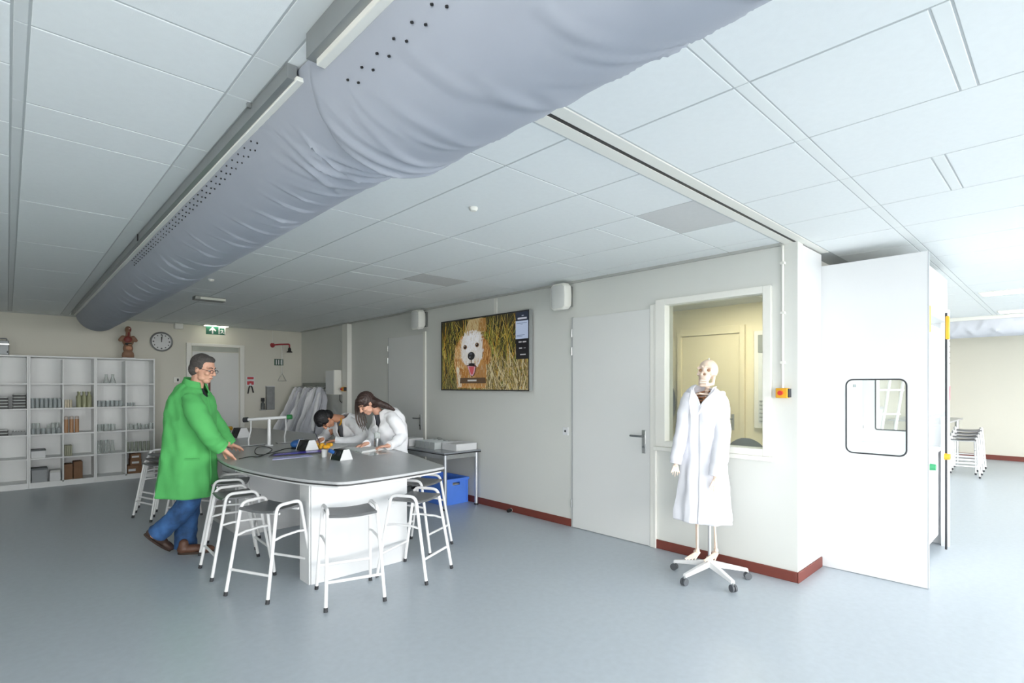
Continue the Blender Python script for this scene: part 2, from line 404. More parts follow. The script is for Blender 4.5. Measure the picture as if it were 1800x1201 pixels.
# ---- office behind the window
d4 = sempty('door_4', (7.53, 2.9, 0))
M_ODOOR = mat('cream_office_door', 'e6ddbd', .5, var=.01)
yA = onx(1194, 650, 7.5).y; yB = onx(1307, 650, 7.5).y
MB().box(7.50, 7.529, yB+.05, yA-.05, .006, 2.30).build('door_leaf', M_ODOOR, d4, bevel=.003)
for a, b in ((yB-.02, yB+.045), (yA-.045, yA+.02)): MB().box(7.47, 7.529, a, b, 0, 2.42).build('door_frame', M_ODOOR, d4, bevel=.003)
MB().box(7.47, 7.529, yB+.045, yA-.045, 2.31, 2.42).build('door_frame', M_ODOOR, d4, bevel=.003)
hp = MB().box(7.485, 7.4995, yB+.13, yB+.17, .93, 1.16).build('handle_plate', M_STEEL, d4, bevel=.003)
MB().tube(rounded([(7.485, yB+.15, 1.09), (7.44, yB+.15, 1.09), (7.44, yB+.28, 1.09)], .02), .01).build('lever', M_HAND, hp)
w2 = sempty('window_2', (7.53, 1.93, 1.5))
yC = onx(1326, 650, 7.5).y
MB().box(7.49, 7.529, 1.72, yC, .98, 2.32).build('window_frame', M_TRIM, w2, bevel=.003)
MB().box(7.484, 7.4895, 1.76, yC-.06, 1.05, 2.26).build('pane', mat('pale_window_view', 'dfe4e6', .2), w2)
MB().box(7.47, 7.4835, 1.76, yC-.06, 2.02, 2.26).build('roller_blind', mat('grey_blind', '8d9290', .7), w2)
for k in range(6): MB().box(7.47, 7.4835, 1.80, yC-.08, 1.07+.055*k, 1.085+.055*k).build('shelf_line', mat('grey_binder', '9aa0a2', .6), w2)

# =================================================================== FABRIC AIR DUCT
def duct_mesh(y0, y1, R, cx, cz, folds, step=.011, nth=44, capend=None, sag=.0):
    ny = int((y1-y0)/step)+1; ys_ = np.linspace(y0, y1, ny); th = np.linspace(0, PI, nth+1)
    Y, T = np.meshgrid(ys_, th, indexing='ij')
    r = np.full_like(Y, R)
    for (yf, tf, tw, k, sl, a, w) in folds:
        u = (Y-(yf+k*(T-tf)**2+sl*(T-tf)))/w
        r += a*np.exp(-u*u)*np.exp(-((T-tf)/tw)**2)-.5*a*np.exp(-((u-1.6)/1.3)**2)*np.exp(-((T-tf)/tw)**2)
    r += .0015*np.sin(Y*3.1+1.2*T)+.001*np.sin(7.3*Y+2.5*T)
    if capend: r *= capend(Y)
    X = cx-r*np.cos(T); Z = cz-r*np.sin(T)*(1+sag)
    vs = np.stack([X, Y, Z], -1).reshape(-1, 3); n = nth+1
    fs = [(i*n+j, i*n+j+1, (i+1)*n+j+1, (i+1)*n+j) for i in range(ny-1) for j in range(nth)]
    fs += [tuple(range(n)), tuple(range((ny-1)*n, ny*n))]
    mb = MB(); mb.v = [Vector(p) for p in vs]; mb.f = fs; mb.c = [None]*len(fs); return mb
fd = thing('air_duct', 'long half-round blue-grey fabric air duct under the white ceiling above the bench', 'air duct', (1.05, 6.2, CZ))
DX, DR = 1.05, .283
folds = []
for k in range(34):
    yf = 2.05+8.0*(k/34)**1.35+random.uniform(-.05, .05)
    folds.append((yf, random.uniform(1.0, 1.75), random.uniform(.3, .55), random.uniform(.10, .30), random.uniform(-.10, .10), random.uniform(.008, .016), random.uniform(.011, .02)))
for yf, a in ((1.93, .013), (1.99, .009), (2.06, .011), (2.18, .007)): folds.append((yf, 1.7, 1.0, .10, -.05, a, .018))
back_sec = duct_mesh(1.80, 10.66, DR, DX, CZ-.004, folds, capend=lambda Y: np.where(Y < 1.86, .93+.07*np.clip((Y-1.80)/.06, 0, 1), 1.0))
back_sec.build('duct_section', M_DUCT, fd, fix=True)
folds2 = []
for k in range(30):
    yf = -.6+2.4*k/30+random.uniform(-.05, .05)
    folds2.append((yf, random.uniform(.9, 2.7), random.uniform(.25, .6), random.uniform(-.15, .15), random.uniform(-.25, .1), random.uniform(.003, .008), random.uniform(.012, .03)))
for k in range(7): folds2.append((.42+.07*k, random.uniform(2.0, 2.7), .28, .1, random.uniform(-.3, -.1), .011, .016))
for yf, a in ((1.76, .013), (1.70, .010), (1.62, .007)): folds2.append((yf, 1.7, 1.1, .05, -.05, a, .02))
front_sec = duct_mesh(-2.3, 1.88, DR+.022, DX+.008, CZ-.045, folds2, capend=lambda Y: np.where(Y > 1.78, np.sqrt(np.clip(1-((Y-1.78)/.105)**2, .03, 1))*.35+.65, 1.0))
front_sec.build('duct_section', M_DUCT, fd)
mb = MB(); mw = MB()
mb.box(DX-DR-.045, DX-DR-.012, 1.92, 10.70, CZ-.055, CZ-.002); mw.box(DX-DR-.020, DX-DR+.012, 1.90, 10.68, CZ-.062, CZ-.046)
mb.build('rail', mat('grey_aluminium_rail', '9a9d9d', .4, .6), fd, smooth=False); mw.build('rail_lip', M_TRIM, fd, bevel=.003)
MB().box(DX-DR-.06, DX-DR-.022, -2.3, 1.72, CZ-.085, CZ-.002).build('rail', mat('grey_aluminium_rail', '9a9d9d'), fd, smooth=False)
MB().box(DX-DR-.035, DX-DR-.004, -2.3, 1.70, CZ-.105, CZ-.075).build('rail_lip', M_TRIM, fd, bevel=.003)
MB().box(DX-DR-.062, DX-DR-.046, 2.30, 2.315, CZ-.02, CZ-.001).build('hanger_clip', M_STEEL, fd)
MB().box(DX-DR-.052, DX-DR-.046, 4.88, 4.90, CZ-.05, CZ-.001).build('hanger_clip', M_BLACK, fd)
pf = MB()
def dot(y, th, R, cx, cz):
    c = Vector((cx-(R+.004)*math.cos(th), y, cz-(R+.004)*math.sin(th))); n = Vector((-math.cos(th), 0, -math.sin(th))); pf.cyl(c-n*.004, c+n*.002, .0038, n=8)
for k in range(70): dot(2.42+.045*k, .36+(k % 2)*.055, DR, DX, CZ-.004); dot(2.43+.045*k, .27, DR, DX, CZ-.004) if k % 2 else None
for k in range(46): dot(1.58-.046*k, .46+(k % 2)*.085, DR+.022, DX+.008, CZ-.045)
pf.build('perforations', M_BLACK, fd)['kind'] = 'stuff'

# far-room duct
fd2 = thing('air_duct', 'short pale grey fabric air duct under the ceiling of the far room', 'air duct', (12.0, .2, CZ))
ff = [(random.uniform(-2, 2.6), random.uniform(.3, 1.2), .3, .1, random.uniform(-.3, .3), .02, .03) for _ in range(30)]
duct_mesh(-2.2, 2.75, .30, 12.0, CZ-.03, ff, step=.03, nth=24).build('duct_section', mat('pale_grey_duct_fabric', 'c9ccd4', .75, bump=.05), fd2)
MB().box(11.66, 11.70, -2.2, 2.75, CZ-.06, CZ-.002).build('rail', M_TRIM, fd2)

# =================================================================== BOOKCASES on the back wall
SY0, SY1 = 10.865, 11.285
LV = [.085, .455, .82, 1.218, 1.60, 2.0]
M_SHELF = mat('white_melamine_shelf', 'eef0f0', .45, var=.01)
def bookcase(x0, x1, label):
    t = thing('bookcase', label, 'bookcase', ((x0+x1)/2, 11.07, 0), 'white open bookcases along the back wall')
    th = .02; xm = (x0+x1)/2
    for a in (x0, x1-th): MB().box(a, a+th, SY0, SY1, 0, 2.0).build('side_panel', M_SHELF, t, bevel=.002)
    MB().box(xm-th/2, xm+th/2, SY0+.002, SY1, .085, 1.978).build('divider', M_SHELF, t, bevel=.002)
    MB().box(x0, x1, SY0-.004, SY1, 2.0, 2.022).build('top_panel', M_SHELF, t, bevel=.002)
    MB().box(x0+th, x1-th, SY1-.012, SY1, .085, 1.998).build('back_panel', M_SHELF, t)
    MB().box(x0+th, x1-th, SY0+.004, SY0+.02, .0, .063).build('plinth', M_SHELF, t)
    for z in LV[:-1]:
        for a, b in ((x0+th, xm-th/2), (xm+th/2, x1-th)): MB().box(a, b, SY0+.002, SY1-.013, z-.022, z).build('shelf', M_SHELF, t, bevel=.002)
    return t
bookcase(-.565, .235, 'white open bookcase cut off by the left edge of the photo, holding black trays')
bookcase(.236, 1.034, 'white open bookcase in the middle, holding rows of glasses and brown boxes')
bookcase(1.035, 1.843, 'white open bookcase nearest the clock, holding glassware, with the torso model on top')

ORD = ['leftmost', 'second from left', 'third from left', 'fourth from left', 'fifth from left', 'sixth from left', 'seventh from left']
LVN = ['bottom', 'second', 'third', 'fourth', 'topmost']
def put(o, label, cat, group=None): return tag(o, label, cat, group)
def glass_prof(r, h, t=.003): return [(r*.9, 0), (r, .008), (r, h), (r-t, h), (r-t, .01), (0, .008)]
GW = {}
def vessel(name, prof, m, x, y, z, label, cat, group, liquid=None):
    k = (name, tuple(prof))
    if k not in GW:
        GW[k] = MB().lathe(prof, n=12).mesh(name); GW[k].materials.append(m)
    o = bpy.data.objects.new(name, GW[k]); COL.objects.link(o); o.location = (x, y, z+.0005); return put(o, label, cat, group)
M_GLASSB = glass('dark_bottom_glassware', 'e2e8e9', .74, .1)
# trays on the leftmost bookcase
def tray(name, x0, x1, y0, z, label, group):
    t = thing(name, label, 'tray', ((x0+x1)/2, y0+.12, z), group)
    MB().box(x0, x1, y0, y0+.26, z, z+.026).build('tray_body', M_BLACK, t, bevel=.004)
    MB().box(x0+.006, x1-.006, y0+.004, y0+.25, z+.0265, z+.043).build('lid', mat('pale_tray_lid', 'c9cccb', .4), t, bevel=.004)
for k in range(4): tray('storage_tray', -.135, .012, 10.90, LV[3]+.045*k, LVN[k if k < 3 else 4]+' pale-lidded black tray in the shorter stack, upper tray shelf, left bookcase', 'shorter tray stack on the upper shelf')
for k in range(5): tray('storage_tray', .058, .205, 10.90, LV[3]+.045*k, LVN[k]+' pale-lidded black tray in the taller stack, upper tray shelf, left bookcase', 'taller tray stack on the upper shelf')
for k in range(2): tray('storage_tray', -.135, .012, 10.90, LV[2]+.045*k, ('lower', 'upper')[k]+' pale-lidded black tray in the two-high stack, lower tray shelf, left bookcase', 'two-high tray stack on the lower shelf')
r = thing('tube_rack', 'low grey rack with small white tubes on the lower tray shelf, left bookcase', 'rack', (.12, 11, LV[2]))
MB().box(.05, .20, 10.90, 11.05, LV[2], LV[2]+.05).build('rack_body', mat('mid_grey_plastic', '8d9192', .5), r, bevel=.004)
for k in range(4): MB().cyl((.075+.033*k, 10.94, LV[2]+.051), (.075+.033*k, 10.94, LV[2]+.075), .010).build('tube_cap', M_WHITE, r)
# middle bookcase, left column
for k in range(7):
    for q in (0, 1):
        vessel('glass_beaker', glass_prof(.024, .15 if q else .13), M_GLASSB, .282+.052*k, 10.94+.1*q, LV[3], ORD[k]+' tall clear glass, '+('front', 'back')[q]+' row, second shelf, middle bookcase', 'glass', 'glasses on the second shelf')
for k in range(6):
    vessel('glass_jar', glass_prof(.026, .085), M_GLASSB, .285+.06*k, 10.93, LV[2], ORD[k]+' short clear jar, front row, third shelf, middle bookcase', 'jar', 'jars on the third shelf')
for k, x in enumerate((.295, .345, .47, .525, .575)):
    vessel('measuring_glass', glass_prof(.022, .16 if k != 2 else .13), M_GLASSW, x, 11.03, LV[2], ORD[k]+' tall measuring glass behind the jars, third shelf, middle bookcase', 'glass', 'measuring glasses on the third shelf')
b = thing('flat_box', 'flat white paper box with dark lid on the fourth shelf, middle bookcase', 'box', (.35, 11, LV[1]))
MB().box(.262, .43, 10.90, 11.12, LV[1], LV[1]+.105).build('box_body', M_WHITE, b, bevel=.003)
MB().box(.258, .434, 10.896, 11.124, LV[1]+.1055, LV[1]+.125).build('lid', mat('slate_grey_lid', '6e7376', .6), b, bevel=.003)
b = thing('storage_box', 'plain grey storage box with darker lid on the bottom shelf, middle bookcase', 'box', (.36, 11, LV[0]))
MB().box(.27, .45, 10.89, 11.12, LV[0], LV[0]+.185).build('box_body', mat('grey_card_box', '9fa3a6', .6), b, bevel=.003)
MB().box(.266, .454, 10.886, 11.124, LV[0]+.1855, LV[0]+.212).build('lid', MATS['slate_grey_lid'], b, bevel=.003)
b = thing('paper_box', 'white carton with loose papers on top, bottom shelf, middle bookcase', 'box', (.55, 11, LV[0]))
MB().box(.475, .605, 10.89, 11.12, LV[0], LV[0]+.13).build('box_body', M_WHITE, b, bevel=.003)
for k in range(4): MB().box(.473+.004*k, .60+.002*k, 10.888+.004*k, 11.10, LV[0]+.1305+.008*k, LV[0]+.137+.008*k).build('paper', mat('off_white_paper', 'e4e5e2', .8), b)
# middle bookcase, right column
for k in range(3): vessel('sample_tube', [(.014, 0), (.014, .11), (.011, .125), (0, .125)], mat('ivory_tube', 'd9cfb8', .4), .668+.032*k, 10.92, LV[3], ORD[k]+' small ivory sample tube on the second shelf, middle bookcase', 'tube', 'ivory tubes')
for k in range(6): vessel('chemical_bottle', [(.030, 0), (.031, .17), (.014, .20), (.014, .235), (.017, .236), (.017, .25), (0, .25)], glass('olive_bottle', 'cfd2b0', .5, .15), .835+.064*(k % 3), 10.94+.11*(k//3), LV[3], ORD[k % 3]+' olive-tinted bottle, '+('front', 'back')[k//3]+' row, second shelf, middle bookcase', 'bottle', 'olive bottles')
for k in range(3):
    t = thing('sample_cylinder', ORD[k]+' orange-brown cylinder on the third shelf, middle bookcase', 'cylinder', (.675+.066*k, 10.95, LV[2]), 'orange sample cylinders')
    MB().lathe([(.027, 0), (.027, .21), (0, .21)], (.675+.066*k, 10.95, LV[2]+.0005)).build('cylinder_body', mat('orange_brown_sample', 'b98d66', .4), t)
    MB().lathe([(.025, 0), (.025, .045), (0, .05)], (.675+.066*k, 10.95, LV[2]+.211)).build('cap', mat('pale_cap', 'cfc4bb', .5), t)
for k in range(4): put(MB().box(.652+.024*k, .674+.024*k, 10.90, 11.08, LV[1]+.0005, LV[1]+.165).build('binder', mat('khaki_binder', 'a4a58f', .6), bevel=.004), ORD[k]+' slim khaki binder on the fourth shelf, middle bookcase', 'binder', 'khaki binders')
M_CARD = mat('brown_cardboard', '86654c', .8, var=.08, scale=14)
def carton(x0, x1, y0, y1, z0, z1, label, tilt=0, lab=None, name='cardboard_box'):
    t = thing(name, label, 'box', ((x0+x1)/2, (y0+y1)/2, z0))
    MB().box(x0, x1, y0, y1, z0+.0005, z1).build('box_body', M_CARD, t, bevel=.003)
    MB().box(x0+.004, x1-.004, y0+.004, (y0+y1)/2-.002, z1, z1+.004).build('flap', M_CARD, t); MB().box(x0+.004, x1-.004, (y0+y1)/2+.002, y1-.004, z1, z1+.004).build('flap', M_CARD, t)
    if lab: MB().box(x0+lab[0], x0+lab[1], y0-.002, y0-.0002, z0+lab[2], z0+lab[3]).build('label', M_WHITE, t)
    return t
carton(.65, .752, 10.89, 11.10, LV[0], LV[0]+.235, 'shorter brown cardboard box with dark opening, bottom shelf of the middle bookcase')
carton(.762, .875, 10.89, 11.10, LV[0], LV[0]+.268, 'taller brown cardboard box beside the shorter one, bottom shelf of the middle bookcase')
# bookcase by the clock
for k in range(2): vessel('conical_flask', [(.045, 0), (.046, .01), (.018, .11), (.018, .145), (.022, .15), (.015, .15), (.015, .11), (.04, .012), (0, .01)], M_GLASSW, 1.185+.085*k, 10.97, LV[4], ('left', 'right')[k]+' clear conical flask, top shelf of the bookcase by the clock', 'flask', 'conical flasks')
for k in range(6):
    vessel('low_beaker', glass_prof(.028, .10), M_GLASSB, 1.09+.057*k, 10.94, LV[3], ORD[k]+' low clear beaker in the long row, second shelf, bookcase by the clock', 'beaker', 'low beakers on the second shelf')
for k in range(5):
    vessel('squat_beaker', glass_prof(.03, .11), M_GLASSW, 1.09+.045*k, 10.93+.08*(k % 2), LV[2], ORD[k]+' squat clear beaker, third shelf, left half of bookcase by the clock', 'beaker', 'squat beakers on the third shelf')
for k in range(5):
    vessel('tall_flask', [(.03, 0), (.032, .02), (.02, .13), (.016, .20), (.02, .21), (.013, .20), (0, .02)], M_GLASSW, 1.085+.045*k, 10.93+.09*(k % 2), LV[1], ORD[k]+' tall narrow glass flask, fourth shelf, bookcase by the clock', 'flask', 'tall flasks')
for k in range(4): vessel('tiny_cup', glass_prof(.014, .06), M_GLASSB, 1.462+.032*k, 10.93, LV[3], ORD[k]+' tiny glass cup, second shelf, bookcase by the clock', 'cup', 'tiny cups')
for k in range(7): vessel('shallow_dish', glass_prof(.03, .075 if k % 3 else .10), M_GLASSW, 1.475+.053*k, 10.93+.06*(k % 2), LV[2], ORD[k]+' shallow clear dish, third shelf, right half of bookcase by the clock', 'dish', 'shallow dishes')
for k in range(6): vessel('measuring_cylinder', glass_prof(.021, .16), glass('grey_green_cylinder', 'd2d8cc', .62, .1), 1.47+.058*k, 10.93, LV[1], ORD[k]+' tall grey-green measuring cylinder, fourth shelf, bookcase by the clock', 'cylinder', 'measuring cylinders')
carton(1.462, 1.66, 10.88, 11.1, LV[0], LV[0]+.13, 'widest brown box with a white label at the bottom of the stack of boxes', lab=(.01, .11, .04, .08))
carton(1.50, 1.655, 10.89, 11.1, LV[0]+.1345, LV[0]+.235, 'middle brown box with a white label in the stack of boxes', lab=(.02, .12, .03, .065))
carton(1.51, 1.65, 10.89, 11.1, LV[0]+.2395, LV[0]+.325, 'topmost small brown box in the stack of boxes', lab=(.01, .11, .025, .055))

# ---- grey case at the left on the bookcase top
ca = thing('equipment_case', 'grey metal equipment case with a top handle on the left bookcase', 'case', (-.1, 11.0, 2.022))
MB().box(-.28, .02, 10.90, 11.15, 2.0225, 2.235).build('case_body', mat('grey_metal_case', '8a8f92', .4, .3), ca, bevel=.008)
MB().box(-.282, .022, 10.897, 11.152, 2.17, 2.19).build('seam_band', M_STEEL, ca)
MB().tube(rounded([(-.10, 11.0, 2.236), (-.10, 11.0, 2.27), (-.005, 11.0, 2.27), (-.005, 11.0, 2.236)], .02), .008).build('handle', MATS['grey_metal_case'], ca)
MB().box(-.005, .010, 10.892, 10.8995, 2.05, 2.08).build('latch', M_BLACK, ca)

# ---- torso model
to = thing('torso_model', 'brown anatomical torso model with open chest on top of the bookcase', 'torso model', (1.48, 10.98, 2.022))
Tm = Vector((1.48, 10.98, 2.022))
MB().box(1.39, 1.575, 10.90, 11.06, 2.0225, 2.036).build('stand_plate', M_WHITE, to, bevel=.003)
M_TSKIN = mat('brown_torso_skin', '8d6a54', .45, var=.06); M_TRED = mat('dark_red_muscle', '7d3430', .45, var=.1, scale=30)
mb = MB()
mb.ell(Tm+Vector((0, 0, .07)), (.085, .06, .07)).ell(Tm+Vector((0, 0, .17)), (.072, .055, .09)).ell(Tm+Vector((0, 0, .29)), (.082, .06, .09))
for sx in (-1, 1): mb.cap(Tm+Vector((sx*.07, 0, .355)), Tm+Vector((sx*.105, 0, .31)), .035, .032); mb.cap(Tm+Vector((sx*.045, 0, .06)), Tm+Vector((sx*.045, 0, .02)), .042, .040)
mb.cap(Tm+Vector((0, 0, .36)), Tm+Vector((0, 0, .44)), .038, .034).ell(Tm+Vector((0, -.005, .485)), (.046, .055, .062)).ell(Tm+Vector((0, -.05, .47)), .016)
blob(mb, 'torso_skin', M_TSKIN, to, .006, 3)
MB().ell(Tm+Vector((-.005, -.035, .315)), (.058, .034, .062)).build('chest_organs', M_TRED, to)
MB().ell(Tm+Vector((0, -.038, .245)), (.052, .024, .024)).build('diaphragm_opening', M_BLACK, to)
MB().ell(Tm+Vector((.015, -.040, .235)), (.034, .026, .014)).build('stomach', mat('tan_organ', 'a07a5c', .45), to)
MB().ell(Tm+Vector((.004, -.036, .175)), (.046, .032, .040)).build('intestines', mat('pink_tan_organ', 'c58f70', .5, var=.15, scale=60), to)
MB().ell(Tm+Vector((.018, -.03, .49)), (.024, .032, .04)).build('open_face_half', M_TRED, to)
MB().cap(Tm+Vector((.008, -.028, .45)), Tm+Vector((0, -.034, .37)), .014, .014).build('throat', M_TRED, to)
MB().ell(Tm+Vector((.012, -.058, .50)), (.012, .006, .012)).build('eye', mat('pale_eye', 'd8c4b8', .3), to)

# ---- wall clock
def on_back(u, v): return ony(u, v, BY)
ck = thing('wall_clock', 'round silver-rimmed wall clock on the back wall', 'clock', tuple(on_back(283, 601)))
c0 = on_back(283.3, 601); c0.y = BY-.001
MB().cyl(c0, c0+Vector((0, -.03, 0)), .158, n=40).build('clock_face', mat('silver_clock_face', 'c9cccd', .3), ck)
MB().tube([c0+Vector((.163*math.cos(a), -.03, .163*math.sin(a))) for a in [2*PI*k/40 for k in range(40)]], .015, 8, True).build('rim', mat('dark_silver_rim', '8f9293', .3, .5), ck)
for k in range(12):
    a = 2*PI*k/12; p = c0+Vector((.122*math.sin(a), -.031, .122*math.cos(a)))
    MB().cyl(p, p+Vector((0, -.002, 0)), .011 if k % 3 else .014, n=8).build('hour_mark', mat('dark_grey_mark', '55585a', .5), ck)
MB().obox(c0+Vector((0, -.035, .042)), (1, 0, 0), (0, 1, 0), (0, 0, 1), .007, .001, .048).build('hour_hand', M_BLACK, ck)
MB().obox(c0+Vector((.006, -.038, .055)), Vector((.995, 0, -.1)), (0, 1, 0), Vector((.1, 0, .995)), .004, .001, .066).build('minute_hand', M_BLACK, ck)

# ---- exit sign with its lamp, emergency light, sensors
ex = thing('exit_sign', 'green emergency exit sign with white arrow and running figure under a lit lamp', 'sign', (2.9, 11.1, CZ))
xa, xb = ony(362, 580, 11.1).x, ony(396, 580, 11.1).x; za, zb = ony(380, 588.5, 11.1).z, ony(380, 574, 11.1).z
MB().box(xa-.03, xb+.05, 11.04, 11.16, zb+.004, zb+.035).build('lamp_housing', M_TRIM, ex, bevel=.006)
MB().box(xa-.02, xb+.04, 11.06, 11.14, zb, zb+.0035).build('lamp_diffuser', mat('lit_white_diffuser', 'fff4e0', .4, emit=14.0), ex)
MB().box(xa, xb, 11.095, 11.105, za, zb-.001).build('sign_plate', mat('exit_green', '2f6e57', .4, emit=.12), ex)
M_PIC = mat('sign_white', 'eef2ee', .5, emit=.15)
w_ = xb-xa; h_ = zb-za
def pic(pts, ox, oz, s, n):
    mb = MB(); vs = [(xa+ox+x*s, 11.0935, za+oz+z*s) for x, z in pts]+[(xa+ox+x*s, 11.0945, za+oz+z*s) for x, z in pts]; k = len(pts)
    mb.add(vs, [tuple(range(k)), tuple(range(2*k-1, k-1, -1))]+[(i, (i+1) % k, k+(i+1) % k, k+i) for i in range(k)]); mb.build(n, M_PIC, ex, smooth=False)
pic([(.42, .1), (.58, .1), (.58, .58), (.8, .36), (.9, .5), (.5, .92), (.1, .5), (.2, .36), (.42, .58)], w_*.10, 0, h_, 'arrow_symbol')
pic([(.05, .08), (.16, .08), (.16, .82), (.7, .82), (.7, .08), (.82, .08), (.82, .94), (.05, .94)], w_*.62, 0, h_, 'door_symbol')
pic([(.25, .2), (.4, .4), (.38, .55), (.25, .45), (.22, .52), (.42, .66), (.52, .55), (.62, .5), (.5, .45), (.52, .35), (.66, .2), (.58, .16), (.45, .3), (.3, .14)], w_*.62, 0, h_, 'running_figure')
MB().cyl(((xa+xb)/2, 11.1, zb+.035), ((xa+xb)/2, 11.1, CZ), .012).build('stem', M_TRIM, ex)
e0 = onz(370, 524, CZ)
em = thing('emergency_light', 'small rectangular ceiling light in front of the exit sign', 'ceiling light', tuple(e0))
MB().box(e0.x-.20, e0.x+.16, e0.y-.10, e0.y+.05, CZ-.045, CZ-.0005).build('housing', mat('grey_housing', '8f918e', .5), em, bevel=.006)
MB().box(e0.x-.14, e0.x+.155, e0.y-.108, e0.y-.1005, CZ-.04, CZ-.012).build('diffuser', mat('pale_diffuser', 'd7d9cf', .4), em)
for (u, v, lab) in ((832, 365, 'small white ceiling detector in front of the television'), (371, 491, 'small grey ceiling detector above the emergency light')):
    q = onz(u, v, CZ); put(MB().lathe([(.03, 0), (.03, -.01), (.02, -.022), (0, -.024)], q-Vector((0, 0, .0005))).build('detector', M_TRIM), lab, 'detector')
q = on_back(313, 574)
put(MB().box(q.x-.07, q.x+.07, BY-.09, BY-.001, q.z-.05, q.z+.05).build('motion_sensor', M_TRIM, bevel=.015), 'white box-shaped motion sensor high on the back wall', 'sensor')
q = on_back(310, 668); t = thing('thermostat', 'small white thermostat with dark display on the wall by the back door', 'thermostat', tuple(q))
MB().box(q.x-.05, q.x+.05, BY-.025, BY-.001, q.z-.05, q.z+.05).build('cover', M_TRIM, t, bevel=.006)
MB().box(q.x+.004, q.x+.034, BY-.027, BY-.0252, q.z-.025, q.z+.025).build('display', M_RUB, t)

# ---- safety shower, sign, pull handle
M_RED = mat('red_safety_paint', 'a5343b', .4)
s0 = on_back(479, 607); s1 = ony(501, 606, BY-.25)
sh = thing('safety_shower', 'red emergency shower pipe with black rose and pull handle on the back wall', 'shower', tuple(s0))
MB().cyl(s0+Vector((0, -.001, 0)), s0+Vector((0, -.03, 0)), .05, .03).build('wall_flange', M_RED, sh)
MB().tube(rounded([s0+Vector((0, -.02, 0)), s0+Vector((.10, -.12, .015)), s0+Vector((.25, -.25, .02)), s0+Vector((.25, -.25, -.05))], .03), .015).build('pipe', M_RED, sh)
MB().lathe([(.012, 0), (.03, -.03), (.03, -.075), (.055, -.09), (.055, -.105), (0, -.105)], s0+Vector((.25, -.25, -.045))).build('shower_rose', M_BLACK, sh)
MB().cyl(s0+Vector((0, -.012, .02)), Vector((s0.x, s0.y-.012, CZ-.021)), .006).build('supply_pipe', M_TRIM, sh)
hx = s0.x+.14; hy = BY-.14
MB().cyl((hx, hy, s0.z+.01), (hx, hy, 1.82), .005).build('pull_rod', M_STEEL, sh)
MB().tube([(hx, hy, 1.82), (hx-.085, hy, 1.66), (hx+.085, hy, 1.66)], .008, 8, True).build('pull_triangle', M_STEEL, sh)
q = on_back(490, 637); t = thing('shower_sign', 'green and white pictogram sign behind the shower pull rod', 'sign', tuple(q))
MB().box(q.x-.09, q.x+.09, BY-.006, BY-.001, q.z-.065, q.z+.065).build('plate', mat('sign_dark_green', '3a5a4e', .5), t)
for a in (-.06, -.012, .036): MB().box(q.x+a, q.x+a+.02, BY-.008, BY-.0062, q.z-.05, q.z+.05).build('white_mark', M_WHITE, t)
# ---- red and white notice with black gloves, bottle holder, steel panel
q = on_back(440, 670); t = thing('safety_notice', 'red and white safety notice on the back wall right of the door', 'notice', tuple(q))
MB().box(q.x-.075, q.x+.075, BY-.008, BY-.001, q.z-.095, q.z+.095).build('plate', M_WHITE, t)
MB().box(q.x-.06, q.x+.06, BY-.010, BY-.0082, q.z+.035, q.z+.08).build('red_band', mat('notice_red', 'c8484e', .5), t)
for sx in (-1, 1): MB().box(q.x+sx*.04-.022, q.x+sx*.04+.022, BY-.010, BY-.0082, q.z-.075, q.z-.005).build('red_block', MATS['notice_red'], t)
MB().box(q.x-.02, q.x+.02, BY-.0105, BY-.0082, q.z-.05, q.z+.0).build('red_block', MATS['notice_red'], t)
t = thing('crucible_tongs', 'black two-legged tongs hanging under the red and white notice', 'tongs', (q.x, BY, q.z-.1))
MB().tube(rounded([(q.x-.01, BY-.018, q.z-.098), (q.x-.028, BY-.018, q.z-.13), (q.x-.05, BY-.018, q.z-.25)], .03), .013).build('grip', M_BLACK, t)
MB().tube(rounded([(q.x+.01, BY-.018, q.z-.098), (q.x+.028, BY-.018, q.z-.13), (q.x+.052, BY-.018, q.z-.235)], .03), .013).build('grip', M_BLACK, t)
a = on_back(466.5, 680); b = on_back(480.5, 720)
t = thing('towel_dispenser', 'grey steel dispenser panel on the back wall under the shower handle', 'dispenser', (a.x, BY, b.z))
MB().box(a.x, b.x, BY-.08, BY-.001, b.z, a.z).build('panel', mat('dull_steel_panel', '8c8f90', .45, .5, var=.12, scale=12), t, bevel=.004)
MB().box(a.x-.004, b.x+.004, BY-.085, BY-.001, a.z+.0005, a.z+.015).build('top_edge', M_WHITE, t)
a = on_back(456.5, 697); b = on_back(464.5, 720)
t = thing('soap_bottle', 'narrow dark bottle in a wall holder beside the steel dispenser', 'bottle', (a.x, BY, b.z))
MB().lathe([(.038, 0), (.04, .02), (.038, .11), (.022, .15), (.02, .16), (0, .16)], ((a.x+b.x)/2, BY-.05, b.z)).build('bottle_body', glass('smoky_bottle', '777c7c', .4, .1), t)
MB().box((a.x+b.x)/2-.028, (a.x+b.x)/2+.028, BY-.075, BY-.02, b.z+.161, b.z+.235).build('pump', M_RUB, t, bevel=.005)
MB().box((a.x+b.x)/2-.05, (a.x+b.x)/2+.05, BY-.09, BY-.001, b.z-.014, b.z-.0005).build('bracket', M_STEEL, t)

